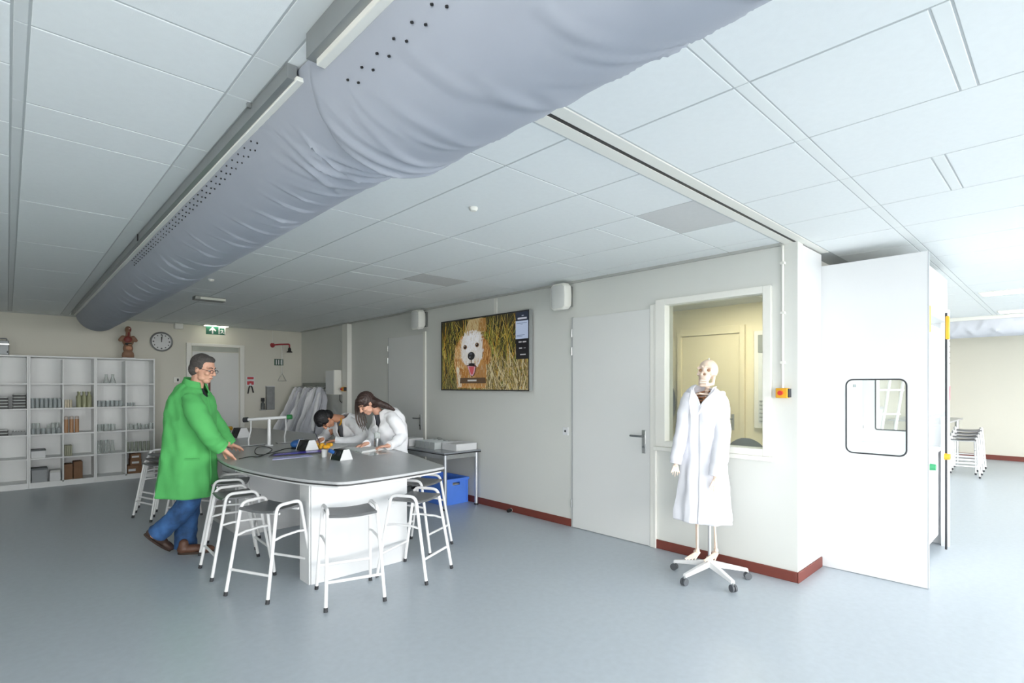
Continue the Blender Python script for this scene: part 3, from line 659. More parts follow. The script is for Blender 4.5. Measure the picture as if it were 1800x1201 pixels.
# ---- television with its picture
tv = thing('television', 'large wall television showing a golden dog sitting in tall dry grass', 'television', (RX-.04, 5.29, 1.98))
TY0, TY1, TZ0, TZ1 = 4.409, 6.165, 1.498, 2.465
MB().box(RX-.075, RX-.028, TY0+.004, TY1-.004, TZ0+.004, TZ1-.004).build('back_case', M_BLACK, tv, bevel=.006)
mb = MB(); e = .016
for q in ((TY0, TY0+e, TZ0, TZ1), (TY1-e, TY1, TZ0, TZ1), (TY0+e, TY1-e, TZ0, TZ0+e), (TY0+e, TY1-e, TZ1-e, TZ1)): mb.box(RX-.082, RX-.05, *q)
mb.build('bezel', mat('dark_grey_bezel', '4a4b4d', .3, .6), tv); MB().box(RX-.084, RX-.03, TY0-.004, TY0-.0003, TZ0, TZ1).build('side_trim', M_STEEL, tv)
MB().box(RX-.027, RX-.0005, 5.0, 5.6, 1.8, 2.2).build('wall_bracket', M_BLACK, tv)
pm = MB(); lay = [0]
def poly(pts, col):    # picture coordinates: u 0..1 left to right, w 0..1 bottom to top
    lay[0] += 1; x = RX-.0752-.0000025*lay[0]
    pm.add([(x, TY1-e-u*(TY1-TY0-2*e), TZ0+e+w*(TZ1-TZ0-2*e)) for u, w in pts], [tuple(range(len(pts)))], col)
def cl(p): return (min(max(p[0], 0), 1), min(max(p[1], 0), 1))
def disc(cx, cy, rx, ry, col, n=22, a0=0): poly([cl((cx+rx*math.cos(a0+2*PI*k/n), cy+ry*math.sin(a0+2*PI*k/n))) for k in range(n)], col)
rg = random.Random(5)
poly([(0, 0), (1, 0), (1, 1), (0, 1)], '2c2a18')
GC = ['8d7f33', 'b09a42', '6f7030', 'a68c3a', 'c6b463', '4c5222', '887a3c', '9aa049', '5b4e22', 'b8862f']
GP = ['b9a878', 'c9bb90', '8c7a4e', 'a5935f', 'd6cba4', '6d5f3a']
def blade(x, y, l, ang, w, col):
    dx, dy = l*math.sin(ang)*.56, l*math.cos(ang); poly([cl((x-w, y)), cl((x+w, y)), cl((x+dx+w*.3, y+dy)), cl((x+dx-w*.3, y+dy))], col)
for _ in range(520): blade(rg.random(), rg.uniform(-.3, .75), rg.uniform(.2, .75), rg.gauss(.05, .4), rg.uniform(.002, .006), rg.choice(GC))
for _ in range(260): blade(rg.uniform(.5, 1), rg.uniform(-.2, .3), rg.uniform(.1, .4), rg.gauss(-.1, .5), rg.uniform(.002, .006), rg.choice(GP))
for _ in range(170): blade(rg.uniform(0, .30), rg.uniform(-.1, .9), rg.uniform(.1, .3), rg.gauss(.3, .5), rg.uniform(.002, .006), rg.choice(['2a2716', '3d3a1e', '1c1a10', '8a7c34', 'a9953f']))
for _ in range(120): blade(rg.uniform(0, .35), rg.uniform(-.2, .1), rg.uniform(.1, .3), rg.gauss(.2, .6), rg.uniform(.002, .005), rg.choice(['4a4526', '6a6236', '8c8350', '2e2c18']))
# the dog
poly([(.30, .80), (.33, .93), (.36, .99), (.50, 1), (.545, .97), (.545, .80)], 'b7a578'); poly([(.46, .82), (.48, .99), (.55, .99), (.56, .80)], '9a7138')
poly([(.18, .55), (.165, .40), (.19, .20), (.21, .02), (.55, .02), (.56, .25), (.54, .45)], 'b98a4e')
poly([(.19, .40), (.20, .20), (.22, .03), (.26, .03), (.24, .25), (.23, .40)], 'd8d3c0'); poly([(.23, .30), (.26, .05), (.34, .05), (.33, .30)], 'a9702e')
poly([(.42, .30), (.44, .05), (.54, .05), (.55, .35)], 'a87c48')
poly([(.27, .78), (.215, .68), (.175, .55), (.17, .40), (.20, .33), (.25, .36), (.27, .50), (.30, .70)], 'b5884f')
poly([(.26, .72), (.225, .60), (.215, .45), (.24, .38), (.26, .50)], 'cfae78')
poly([(.50, .76), (.56, .68), (.60, .55), (.605, .44), (.57, .34), (.53, .38), (.51, .55), (.49, .70)], 'a4713a')
poly([(.53, .68), (.575, .58), (.585, .46), (.56, .40), (.545, .55)], 'c39458')
for _ in range(60): blade(rg.uniform(.19, .27), rg.uniform(.30, .55), .14, rg.gauss(0, .2), .003, rg.choice(['8f5f2c', 'c79a5c', 'd9bb88', 'a8763c']))
for _ in range(60): blade(rg.uniform(.52, .59), rg.uniform(.34, .55), .14, rg.gauss(0, .2), .003, rg.choice(['8f5f2c', 'c79a5c', 'b5803f', '7e4f22']))
poly([(.30, .80), (.36, .835), (.45, .83), (.50, .785), (.515, .68), (.52, .56), (.505, .44), (.47, .35), (.41, .30), (.34, .31), (.29, .38), (.26, .48), (.255, .60), (.27, .72)], 'd9d7d2')
poly([(.32, .78), (.40, .80), (.47, .76), (.47, .62), (.43, .52), (.33, .52), (.30, .62)], 'e6e8ea'); poly([(.30, .50), (.345, .36), (.42, .33), (.475, .40), (.50, .52), (.40, .56)], 'dcdad2')
def fur(poly_, n, cols, l=.05, ang=lambda x, y: 0, w=.0025):
    xs_ = [p[0] for p in poly_]; ys2 = [p[1] for p in poly_]; k = 0
    while k < n:
        x, y = rg.uniform(min(xs_), max(xs_)), rg.uniform(min(ys2), max(ys2)); ins = False
        for i in range(len(poly_)):
            (x1, y1), (x2, y2) = poly_[i], poly_[i-1]
            if (y1 > y) != (y2 > y) and x < (x2-x1)*(y-y1)/(y2-y1)+x1: ins = not ins
        if ins: blade(x, y-l*.5, l*rg.uniform(.6, 1.2), ang(x, y)+rg.gauss(0, .25), w, rg.choice(cols)); k += 1
fur([(.30, .80), (.33, .93), (.36, .99), (.50, 1), (.55, .97), (.56, .80)], 90, ['b7a578', 'a48a58', 'c9b98c', '8f6a36', '9a7138'], .08)
fur([(.165, .42), (.19, .02), (.56, .02), (.57, .42)], 260, ['b98a4e', 'a9702e', 'c49a60', 'd8c090', '8f5f2c', 'dcd2b4'], .07)
fur([(.26, .79), (.175, .55), (.17, .36), (.24, .34), (.28, .60)], 110, ['b5884f', 'c79a5c', 'd9bb88', '96622e', 'e2cfa4'], .07, lambda x, y: -.25)
fur([(.50, .78), (.60, .55), (.605, .40), (.54, .34), (.50, .60)], 110, ['a4713a', 'c39458', '8b5826', 'b5803f', 'd0a870'], .07, lambda x, y: .25)
fur([(.29, .80), (.36, .845), (.45, .84), (.51, .79), (.53, .68), (.53, .55), (.51, .43), (.47, .34), (.41, .30), (.34, .31), (.28, .37), (.25, .48), (.245, .60), (.26, .73)], 420, ['e4e4e2', 'd9d7d2', 'eeeeee', 'd0ccc0', 'dfe3ea', 'cfc8b4'], .035, lambda x, y: (x-.385)*2.2)
for (ex_, ey_) in ((.307, .605), (.452, .625)): disc(ex_, ey_, .024, .034, 'a88a6c'); disc(ex_, ey_, .017, .026, '2a1c14'); disc(ex_-.004, ey_+.009, .004, .006, 'c8c8c8')
disc(.382, .475, .043, .058, '1e1f22'); disc(.375, .505, .020, .016, '4c5058'); disc(.366, .458, .007, .010, '8a8f96')
poly([(.378, .42), (.388, .42), (.386, .36), (.380, .36)], '3a3030')
poly([(.325, .345), (.345, .29), (.36, .22), (.385, .18), (.415, .19), (.435, .25), (.445, .33), (.41, .36), (.37, .35)], '4a2226')
poly([(.335, .335), (.352, .27), (.372, .20), (.40, .19), (.422, .24), (.432, .32)], 'd9a7b2'); poly([(.352, .325), (.365, .26), (.382, .21), (.40, .215), (.413, .27), (.418, .32)], 'c4545c')
poly([(.345, .365), (.38, .375), (.43, .365), (.42, .335), (.36, .335)], '1c1416')
# screen menu overlays
poly([(.24, .085), (.245, .165), (.55, .165), (.556, .085)], '5a4530'); poly([(.337, .115), (.445, .115), (.445, .138), (.337, .138)], 'c9c9c4')
poly([(.875, 1), (1, 1), (1, .885), (.875, .885)], '2b3344'); poly([(.875, .885), (1, .885), (1, .655), (.875, .655)], 'c3d3ee'); poly([(.878, .655), (1, .655), (1, .395), (.878, .395)], '1b1b20')
for q in ((.895, .905, .09, .022, 'd5dae6'), (.935, .945, .02, .012, 'aab2c4'), (.885, .853, .10, .006, '5c6a86'), (.925, .838, .02, .005, '5c6a86'), (.885, .70, .08, .005, '5c6a86'), (.885, .685, .06, .005, '5c6a86'),
          (.905, .607, .03, .016, 'c8c8cc'), (.945, .605, .035, .018, 'c8c8cc'), (.91, .528, .03, .014, 'c8c8cc'), (.955, .53, .02, .010, '8a8a90'), (.92, .445, .055, .014, 'c8c8cc')):
    poly([(q[0], q[1]), (q[0]+q[2], q[1]), (q[0]+q[2], q[1]+q[3]), (q[0], q[1]+q[3])], q[4])
pm.build('screen_picture', vcol_mat('lit_screen_picture', .15, .62), tv, smooth=False, fix=False)
# ---- loudspeakers
def speaker(y, label):
    t = thing('loudspeaker', label, 'loudspeaker', (RX-.1, y, 2.54), 'wall loudspeakers')
    prof = [(-.11, 0), (-.105, -.115), (-.07, -.145), (.07, -.145), (.105, -.115), (.11, 0), (.105, .115), (.07, .145), (-.07, .145), (-.105, .115)]
    mb = MB(); rings = []
    for x, s in ((RX-.06, .72), (RX-.10, .97), (RX-.185, 1.0), (RX-.20, .94)): rings.append([(x+.03*0, y+p*s, 2.545+q*s-.1*(RX-.06-x)) for p, q in prof])
    mb.loft(rings).build('cabinet', M_TRIM, t, bevel=.004)
    MB().loft([[(RX-.2005, y+p*.88, 2.545+q*.88-.014) for p, q in prof], [(RX-.206, y+p*.80, 2.545+q*.80-.014) for p, q in prof]]).build('grille', mat('light_grey_grille', 'd2d4d2', .6), t)
    MB().tube(rounded([(RX-.001, y-.02, 2.62), (RX-.04, y-.02, 2.65), (RX-.075, y-.02, 2.58)], .02), .012).build('bracket', mat('grey_bracket', '777a78', .5), t)
    MB().box(RX-.03, RX-.0005, y-.05, y+.03, 2.44, 2.66).build('bracket_plate', MATS['grey_bracket'], t)
speaker(6.66, 'white wall loudspeaker left of the television'); speaker(3.86, 'white wall loudspeaker right of the television')
# ---- socket, emergency stops, conduit, floor stop
q = onx(995, 758, RX); t = thing('wall_socket', 'small white wall socket left of the office door', 'socket', (RX, q.y, q.z))
MB().box(RX-.014, RX-.0005, q.y-.04, q.y+.04, q.z-.045, q.z+.045).build('cover', M_WHITE, t, bevel=.004); MB().cyl((RX-.0145, q.y, q.z), (RX-.016, q.y, q.z), .014).build('hole', M_RUB, t)
M_YEL = mat('safety_yellow', 'e3a92a', .4)
def estop(x, y, z, label, s=1.0):
    t = thing('emergency_stop', label, 'switch', (x, y, z))
    MB().box(x-.06, x-.0005, y-.05*s, y+.042*s, z-.04, z+.04).build('box', M_YEL, t, bevel=.006)
    MB().box(x-.055, x-.0005, y-.058*s, y-.0505*s, z-.034, z+.034).build('side_cap', M_RUB, t)
    MB().cyl((x-.0605, y, z), (x-.085, y, z), .018, .018, 16).build('button', mat('stop_red', 'cf3b36', .35), t)
q = onx(1375, 691, RX-.03); estop(RX, q.y, q.z, 'yellow box with red emergency stop button right of the office window')
estop(RX-.0905, 9.1, 1.50, 'orange emergency stop box on the white wall post near the coat rack')
t = thing('cable_conduit', 'thin white cable conduit running from the ceiling to the yellow stop box', 'conduit', (RX, q.y+.02, 2.2))
MB().cyl((RX-.02, q.y, q.z+.041), (RX-.02, q.y, CZ-.025), .010).build('pipe', M_TRIM, t)
for z in (1.75, 2.15, 2.55): MB().box(RX-.034, RX-.0005, q.y-.016, q.y+.016, z-.01, z+.01).build('clip', M_TRIM, t)
q = onz(898, 900, 0); t = thing('door_stop', 'small white and black door stop on the floor by the skirting', 'door stop', (q.x, q.y, 0))
MB().cyl((q.x-.06, q.y-.01, .022), (q.x, q.y, .022), .020, .022).build('rubber_tip', M_BLACK, t); MB().cyl((q.x+.0005, q.y, .022), (q.x+.05, q.y, .022), .024).build('body', M_TRIM, t)
# ---- white wall cabinet near the coats
a = onx(588, 653, RX-.22); b = onx(608, 694, RX-.22)
t = thing('wall_cabinet', 'white wall-mounted box above the hanging lab coats', 'wall cabinet', (RX-.1, 9.6, 1.4))
MB().box(RX-.22, RX-.0005, 9.27, 9.62, 1.40, 1.85).build('case', M_TRIM, t, bevel=.008); MB().box(RX-.228, RX-.2205, 9.28, 9.61, 1.41, 1.84).build('front', M_WHITE, t, bevel=.003)
MB().tube(rounded([(RX-.05, 9.4, 1.399), (RX-.05, 9.4, 1.28), (RX-.05, 9.30, 1.24), (RX-.05, 9.27, 1.32)], .04), .006).build('cable', M_RUB, t)

# =================================================================== LAB BENCH
BZ = .88
bn = thing('lab_bench', 'long curved grey-topped lab bench with white end panel', 'lab bench', (2.3, 6.0, 0))
key = [(1.66, 3.66), (1.72, 3.575), (1.86, 3.545), (2.28, 3.575), (2.63, 3.635), (2.705, 3.70), (2.755, 3.88), (3.00, 4.88), (3.14, 5.8), (3.20, 6.8), (3.14, 7.8), (3.00, 8.7), (2.80, 9.28), (2.62, 9.44), (2.42, 9.30), (2.22, 8.7),
       (2.02, 7.8), (1.80, 6.9), (1.57, 6.2), (1.435, 5.5), (1.40, 4.9), (1.46, 4.35), (1.55, 3.92)]
def spline(pts, n=5, closed=True):
    out = []; m = len(pts)
    for i in range(m if closed else m-1):
        p0, p1, p2, p3 = (Vector(pts[(i-1) % m]) if closed or i > 0 else Vector(pts[0])), Vector(pts[i]), Vector(pts[(i+1) % m]), (Vector(pts[(i+2) % m]) if closed or i < m-2 else Vector(pts[-1]))
        for k in range(n):
            t = k/n; out.append(.5*((2*p1)+(p2-p0)*t+(2*p0-5*p1+4*p2-p3)*t*t+(3*p1-p0-3*p2+p3)*t**3))
    if not closed: out.append(Vector(pts[-1]))
    return out
outl = spline(key, 5)
def shrink(o, s):
    c = []
    for i in range(len(o)):
        t = (o[(i+1) % len(o)]-o[i-1]); nn = Vector((-t.y, t.x)).normalized(); c.append(o[i]+nn*s)
    return c
MB().prism([tuple(p) for p in outl], BZ-.020, BZ).build('worktop', M_TOP, bn, bevel=.003)
MB().prism([tuple(p) for p in shrink(outl, .004)], BZ-.032, BZ-.0203).build('edge_band', M_EDGE, bn)
MB().prism([tuple(p) for p in shrink(outl, .03)], BZ-.050, BZ-.0323).build('sub_top', M_WHITE, bn)
MB().box(1.728, 2.60, 4.105, 4.30, .0, BZ-.0505).build('end_panel', M_WHITE, bn, bevel=.004)
MB().box(1.715, 1.727, 4.12, 4.30, .0, BZ-.0505).build('end_panel_edge', M_WHITE, bn)
cabA = MB().box(1.74, 2.92, 5.95, 6.95, .0, BZ-.0505).build('cabinet_body', M_WHITE, bn, bevel=.003)
for z0, z1 in ((.06, .42), (.43, .62), (.63, .81)):
    dr = MB().box(1.720, 1.739, 6.00, 6.45, z0, z1).build('drawer', M_WHITE, bn, bevel=.003)
    MB().tube(rounded([(1.719, 6.15, (z0+z1)/2), (1.695, 6.15, (z0+z1)/2), (1.695, 6.30, (z0+z1)/2), (1.719, 6.30, (z0+z1)/2)], .01), .006).build('drawer_handle', M_STEEL, dr)
MB().box(1.720, 1.739, 6.46, 6.93, .06, .81).build('door', mat('grey_pink_door', 'c9c4c4', .4), bn, bevel=.003)
MB().box(2.12, 2.98, 7.5, 8.7, 0, BZ-.0505).build('cabinet_body', M_WHITE, bn, bevel=.003)
MB().box(2.55, 2.75, 4.9, 5.9, 0, BZ-.0505).build('support_panel', M_WHITE, bn, bevel=.003)
# cable troughs let into the top
def trough(a, b, w=.10):
    a = Vector((a.x, a.y, BZ)); b = Vector((b.x, b.y, BZ)); d = (b-a); L = d.length/2; d.normalize(); n = Vector((-d.y, d.x, 0)); c = (a+b)/2
    t = MB().obox(c+Vector((0, 0, .003)), d, n, (0, 0, 1), L, w/2, .0028).build('trough_rim', M_BLACK, bn)
    MB().obox(c+Vector((0, 0, .0072)), d, n, (0, 0, 1), L-.012, w/2-.012, .0012).build('trough_liner', M_WHITE, t)
trough(onz(403, 787.5, BZ), onz(468, 781.5, BZ)); trough(onz(486, 780, BZ), onz(602, 773, BZ))
# T-shaped power post with hanging leads
pb = onz(473, 784, BZ); pD = pb.x*FW[0]+pb.y*FW[1]
ps = thing('power_post', 'white T-shaped power post standing on the bench', 'power post', tuple(pb))
MB().cyl(pb+Vector((0, 0, .0005)), pb+Vector((0, 0, .015)), .045, .04).build('base_plate', M_WHITE, ps)
MB().cyl(pb+Vector((0, 0, .015)), P(473, 737, pD), .020, .018).build('post', M_WHITE, ps)
l_, r_ = P(436, 738, pD-.02), P(505, 733.5, pD+.02)
MB().cyl(l_, r_, .017).build('crossbar', M_WHITE, ps)
dv = (r_-l_).normalized()
MB().cyl(l_-dv*.05, l_, .028).build('end_socket', M_RUB, ps); MB().cyl(r_, r_+dv*.05, .028).build('end_socket', mat('green_socket', '2f7a45', .4), ps)
for a, ft in ((l_+dv*.03, onz(437, 784.5, BZ)), (r_-dv*.02, onz(501, 779, BZ))):
    MB().tube([a, a*.6+ft*.4+Vector((.01, 0, 0)), a*.25+ft*.75+Vector((-.008, 0, 0)), Vector((ft.x, ft.y, BZ+.010))], .008, 6).build('lead', M_WHITE, ps)

# ---- things on the bench
def power_unit(p, ang, label, s=1.0, knobs=()):
    t = thing('socket_block', label, 'power socket', (p.x, p.y, BZ+.0005), 'trapezoid socket blocks on the bench')
    d = Vector((math.cos(ang), math.sin(ang), 0)); n = Vector((-d.y, d.x, 0)); z = Vector((0, 0, 1)); o = Vector((p.x, p.y, BZ+.0005))
    tr = [(-.068*s, 0), (.068*s, 0), (.062*s, .02*s), (.030*s, .098*s), (-.030*s, .098*s), (-.062*s, .02*s)]
    def ex(a, b, k=1.0): return MB().loft([[o+n*x*k+z*y*k+d*a for x, y in tr], [o+n*x*k+z*y*k+d*b for x, y in tr]])
    ex(-.075*s, .075*s, .98).build('block_body', M_BLACK, t, bevel=.003)
    ex(-.083*s, -.0752*s).build('end_plate', M_WHITE, t, bevel=.003); ex(.0752*s, .083*s).build('end_plate', M_WHITE, t, bevel=.003)
    for sx in (-1, 1):
        for k in (-.035, .035):
            c = o+n*(sx*.047*s)+z*(.058*s)+d*k*s; nn = (n*sx*.9+z*.42).normalized()
            MB().cyl(c, c+nn*.006, .022*s, n=14).build('socket', M_RUB, t)
    for k, m_ in knobs: c = o+n*.05*s+z*.068*s+d*k; MB().cyl(c, c+(n*.9+z*.42)*.05, .018).build('plug', m_, t)
    return t
M_BLUE = mat('blue_plug', '2e62a8', .4)
power_unit(onz(600, 808, BZ)+Vector((0, 0, 0)), math.radians(99), 'white-ended black socket block at the front of the bench with blue and yellow plugs', 1.0, ((.05, M_BLUE),))
power_unit(onz(540, 792, BZ), math.radians(99), 'white-ended black socket block beside the blue device in front of the boy', 1.15)
power_unit(onz(422, 769, BZ), math.radians(99), 'white-ended black socket block at the far end of the bench beside the man', 1.3)
def plugs(p, label, n=4, col=M_YEL, h=.0):
    t = thing('plug_cluster', label, 'plugs', (p.x, p.y, BZ)); rr = random.Random(n)
    for k in range(n):
        a = rr.uniform(0, PI); c = Vector((p.x+(k-n/2)*.030, p.y-(k-n/2)*.022+.02*(k % 2), BZ+.020+h+.022*(k % 2))); d = Vector((math.cos(a), math.sin(a), 0))
        MB().cap(c-d*.022, c+d*.022, .021, .018).build('plug', col, t)
    return t
plugs(onz(568, 789, BZ), 'cluster of bright yellow plugs beside the white cup', 6)
plugs(onz(402, 757, BZ), 'cluster of dull yellow plugs by the far socket block', 5, mat('ochre_plug', 'b98f2e', .5))
q = onz(570, 804, BZ); t = thing('plastic_cup', 'small white plastic cup beside the yellow plugs', 'cup', tuple(q))
MB().lathe([(.022, 0), (.026, .07), (.023, .07), (.020, .006), (0, .006)], q+Vector((0, 0, .0005))).build('cup_body', M_WHITE, t); MB().tube([q+Vector((.026*math.cos(a), .026*math.sin(a), .07)) for a in [2*PI*k/16 for k in range(16)]], .002, 6, True).build('rim', M_WHITE, t)
q = onz(522, 789, BZ); t = thing('spirit_burner', 'blue plastic device with black base lying behind the tablet', 'device', tuple(q))
mb = MB(); mb.ell(q+Vector((0, 0, .05)), (.07, .06, .045)).cap(q+Vector((-.02, .03, .07)), q+Vector((.06, .0, .085)), .022, .02); blob(mb, 'body', M_BLUE, t, .006, 3)
MB().lathe([(.06, 0), (.064, .012), (.05, .018), (0, .018)], q+Vector((0, 0, .0005))).build('base', M_BLACK, t)
# tablet and sheets
def slab(name, cs, z0, z1, m, label, cat, bevel=.002):
    pts = [onz(u, v, BZ) for u, v in cs]; return tag(MB().prism([(p.x, p.y) for p in pts], BZ+z0, BZ+z1).build(name, m, bevel=bevel), label, cat)
t = thing('tablet', 'slim dark tablet with violet screen edge lying on the bench', 'tablet', tuple(onz(520, 800, BZ)))
def tp(cs, z0, z1, n, m):
    pts = [onz(u, v, BZ) for u, v in cs]; return MB().prism([(p.x, p.y) for p in pts], BZ+z0, BZ+z1).build(n, m, t, bevel=.001)
tp([(472, 804.5), (480, 799), (570, 791.5), (566, 797.5)], .0005, .012, 'case', M_BLACK)
tp([(480, 803.2), (485, 800.2), (567, 793), (564, 796.6)], .0122, .0136, 'screen', mat('violet_screen', '3a2f9a', .25, emit=.25))
slab('lilac_reflection', [(479, 809), (481, 805.2), (541, 799.6), (550, 802.5)], .0005, .003, mat('lilac_reflection_tint', 'c3c2ee', .6), 'pale lilac light reflection in front of the tablet, modelled as a thin sheet', 'paper', 0)  # light reflection by the tablet, put in as a thin lilac-coloured sheet
M_PAPER = mat('white_paper', 'f1f2f2', .8, var=.01)
t = thing('open_notebook', 'open white notebook under the girl\'s hands on the bench', 'notebook', tuple(onz(640, 788, BZ)))
for cs, z0, z1 in (([(606, 789), (636, 796.5), (676, 790), (648, 783)], .0005, .008), ([(608, 789), (637, 795.8), (674, 789.6), (648, 783.6)], .0082, .013)): tp(cs, z0, z1, 'pages', M_PAPER)
slab('clear_folder', [(620, 795), (652, 801.5), (697, 794.5), (680, 789)], .0003, .0005, glass('clear_folder_sheet', 'cdd6d6', .45, .12), 'clear plastic folder sheet beside the notebook', 'folder', 0)
slab('worksheet', [(556, 786.5), (585, 790), (612, 784), (585, 780)], .0005, .003, M_PAPER, 'white worksheet under the boy\'s pencil hand', 'paper', 0)
q = onz(663, 787.5, BZ); t = thing('tumbler', 'clear tumbler with silver band in front of the girl', 'tumbler', tuple(q))
MB().lathe(glass_prof(.033, .165), q+Vector((0, 0, .0005)), 18).build('glass_body', M_GLASSW, t); MB().lathe([(.0345, 0), (.0345, .085), (.0335, .085), (.0335, 0)], q+Vector((0, 0, .02)), 18).build('silver_band', mat('silver_foil', '9a9da0', .3, .8, var=.2, scale=60), t)
q0 = [onz(u, v, BZ+.006) for u, v in ((420, 807), (440, 803), (455, 803), (470, 797), (478, 790), (468, 785.5), (452, 789), (448, 796), (458, 800), (474, 799), (482, 795), (500, 789.5), (512, 788), (520, 787))]
for k, p in enumerate(q0): p.z = BZ+.006+(.012 if k in (6, 9) else 0)
tag(MB().tube(spline([tuple(p) for p in q0], 5, False), .0045, 6).build('cable', M_BLACK), 'looped black cable lying on the bench between the man\'s hands and the tablet', 'cable')

# =================================================================== STOOLS
def make_stool():
    t = thing('lab_stool', 'x', 'stool'); R_ = .0125
    def lp(sx, y, z):     # point on a side loop: z 0..0.655
        k = z/.655; return Vector((sx*(.205-.03*k), y*(.235-.115*k)/1.0, z))
    for sx in (-1, 1):
        ptsl = rounded([lp(sx, -1, .012), lp(sx, -1, .675), lp(sx, 1, .675), lp(sx, 1, .012)], .055, 6)
        lg = MB().tube(ptsl, R_, 10).build('side_loop', M_TUBE, t)
        for y in (-1, 1): MB().cyl(lp(sx, y, 0), lp(sx, y, .03), .0145).build('foot_cap', M_RUB, lg)
        z = .43; MB().tube([lp(sx, -1, z), lp(sx, -.5, z+.012), lp(sx, .5, z+.012), lp(sx, 1, z)], .0095, 8).build('side_bar', M_TUBE, t)
    for y in (-1, 1):
        MB().cyl(lp(-1, y, .19), lp(1, y, .19), .0105, n=10).build('foot_rail', M_TUBE, t)
        MB().cyl(lp(-1, y*.75, .612), lp(1, y*.75, .612), .0095, n=10).build('seat_rail', M_TUBE, t)
    rings = []
    for k in range(9):
        x = -.168+.336*k/8; dz = -.012*math.cos((k-4)/4*PI/2)
        ring = [(x, -.14, .640), (x, -.15, .631), (x, -.145, .622), (x, .145, .622), (x, .15, .631), (x, .14, .640), (x, .05, .636), (x, -.05, .636)]
        rings.append([(a, b, c+dz+.004) for a, b, c in ring])
    MB().loft(rings).build('seat', M_SEAT, t)
    for sx in (-.1, .1):
        for y in (-.085, .085): MB().cyl((sx, y, .628), (sx, y, .634), .007, n=8).build('screw', M_STEEL, t)
    return t
proto = make_stool(); first = [True]
def stool(x, y, rz, label, z=0.0, s=1.0, group='white-framed lab stools'):
    o = proto if first[0] else copy_tree(proto); first[0] = False
    o.location = (x, y, z); o.rotation_euler = (0, 0, rz); o['label'] = label; o['category'] = 'stool'; o['group'] = group
    return o
D2R = math.radians
stool(1.476, 4.25, D2R(-65), 'white-framed stool nearest the camera on the left of the bench end')
stool(1.855, 3.715, D2R(-16), 'white-framed stool standing straight in front of the white bench end panel')
stool(2.476, 3.787, D2R(24.5), 'white-framed stool at the right front corner of the bench')
stool(2.90, 4.345, D2R(24.5), 'white-framed stool half hidden behind the bench, in front of the blue crate')
stool(1.425, 4.93, D2R(-92), 'white-framed stool second from the front along the left side of the bench')
stool(1.58, 5.63, D2R(-112), 'white-framed stool third from the front, beside the man\'s legs')
GS = [(1.40, 7.56, -78), ]
for k in range(3): stool(1.36+.028*k, 7.52+.012*k, D2R(-74), ('lowest', 'middle', 'topmost')[k]+' stool in the stack of three stools behind the man', .052*k)
stool(1.97, 7.02, D2R(-70), 'white-framed stool behind the man\'s legs at the bench') if False else None
stool(1.58, 6.95, D2R(-64), 'single white-framed stool seen behind the man\'s knees')
for k in range(4): stool(12.05+.05*k, 1.32-.02*k, D2R(-78), ('lowest', 'second', 'third', 'topmost')[k]+' stool in the stack of stools in the far room', .052*k)

# =================================================================== SIDE TABLE with trays, and crate
st = thing('side_table', 'narrow grey-topped side table with steel legs against the right wall', 'table', (4.2, 6.2, 0))
sy0, sy1, sx0, sx1 = 5.36, 6.95, 3.93, 4.525; SZ = .725
MB().box(sx0, sx1, sy0, sy1, SZ-.018, SZ).build('tabletop', mat('grey_tabletop', '8b9096', .2, var=.03), st, bevel=.004)
MB().box(sx0-.001, sx1+.001, sy0-.001, sy1+.001, SZ-.030, SZ-.0182).build('edge_band', M_BLACK, st, bevel=.003)
for a in ((sx0+.04, sx1-.04, sy0+.04, sy0+.06), (sx0+.04, sx1-.04, sy1-.06, sy1-.04), (sx0+.04, sx0+.06, sy0+.06, sy1-.06), (sx1-.06, sx1-.04, sy0+.06, sy1-.06)): MB().box(*a, SZ-.09, SZ-.0305).build('apron', M_STEEL, st)
M_ALU = mat('pale_aluminium', 'c6cad0', .35, .6)
for x in (sx0+.045, sx1-.045):
    for y in (sy0+.045, sy1-.045):
        lg = MB().cyl((x, y, .02), (x, y, SZ-.0305), .022, n=16).build('leg', M_ALU, st); MB().cyl((x, y, 0), (x, y, .02), .028, n=16).build('foot', M_BLACK, lg)
def open_box(x0, x1, y0, y1, z0, z1, w=.006):
    return MB().box(x0, x1, y0, y1, z0, z0+w).box(x0, x0+w, y0, y1, z0+w, z1).box(x1-w, x1, y0, y1, z0+w, z1).box(x0+w, x1-w, y0, y0+w, z0+w, z1).box(x0+w, x1-w, y1-w, y1, z0+w, z1)
z = SZ+.0005
t = thing('storage_tray', 'low white open tray on the right end of the side table', 'tray', (4.3, 5.6, z)); open_box(4.16, 4.50, 5.42, 5.72, z, z+.085).build('tray_body', M_WHITE, t); open_box(4.155, 4.505, 5.415, 5.725, z+.078, z+.086, .003).build('rim', M_WHITE, t)
for k in range(4):
    t = thing('clear_box', ('nearest', 'second', 'third', 'farthest')[k]+' clear plastic box in the row behind the white tray, side table', 'box', (4.15, 5.8+.09*k, z), 'clear boxes on the side table')
    open_box(4.06, 4.36, 5.755+.115*k, 5.86+.115*k, z, z+.09, .004).build('box_body', glass('clear_plastic', 'dfe5e6', .45, .1), t); MB().box(4.08, 4.34, 5.765+.115*k, 5.85+.115*k, z+.0045, z+.05).build('contents', mat('pale_contents', 'd8dcdd', .6), t)
t = thing('carton', 'small white carton at the left end of the side table', 'box', (4.1, 6.5, z)); MB().box(4.02, 4.26, 6.30, 6.56, z, z+.10).build('box_body', M_WHITE, t, bevel=.003); MB().box(4.022, 4.258, 6.302, 6.428, z+.1005, z+.104).build('flap', M_WHITE, t); MB().box(4.022, 4.258, 6.432, 6.558, z+.1005, z+.104).build('flap', M_WHITE, t)
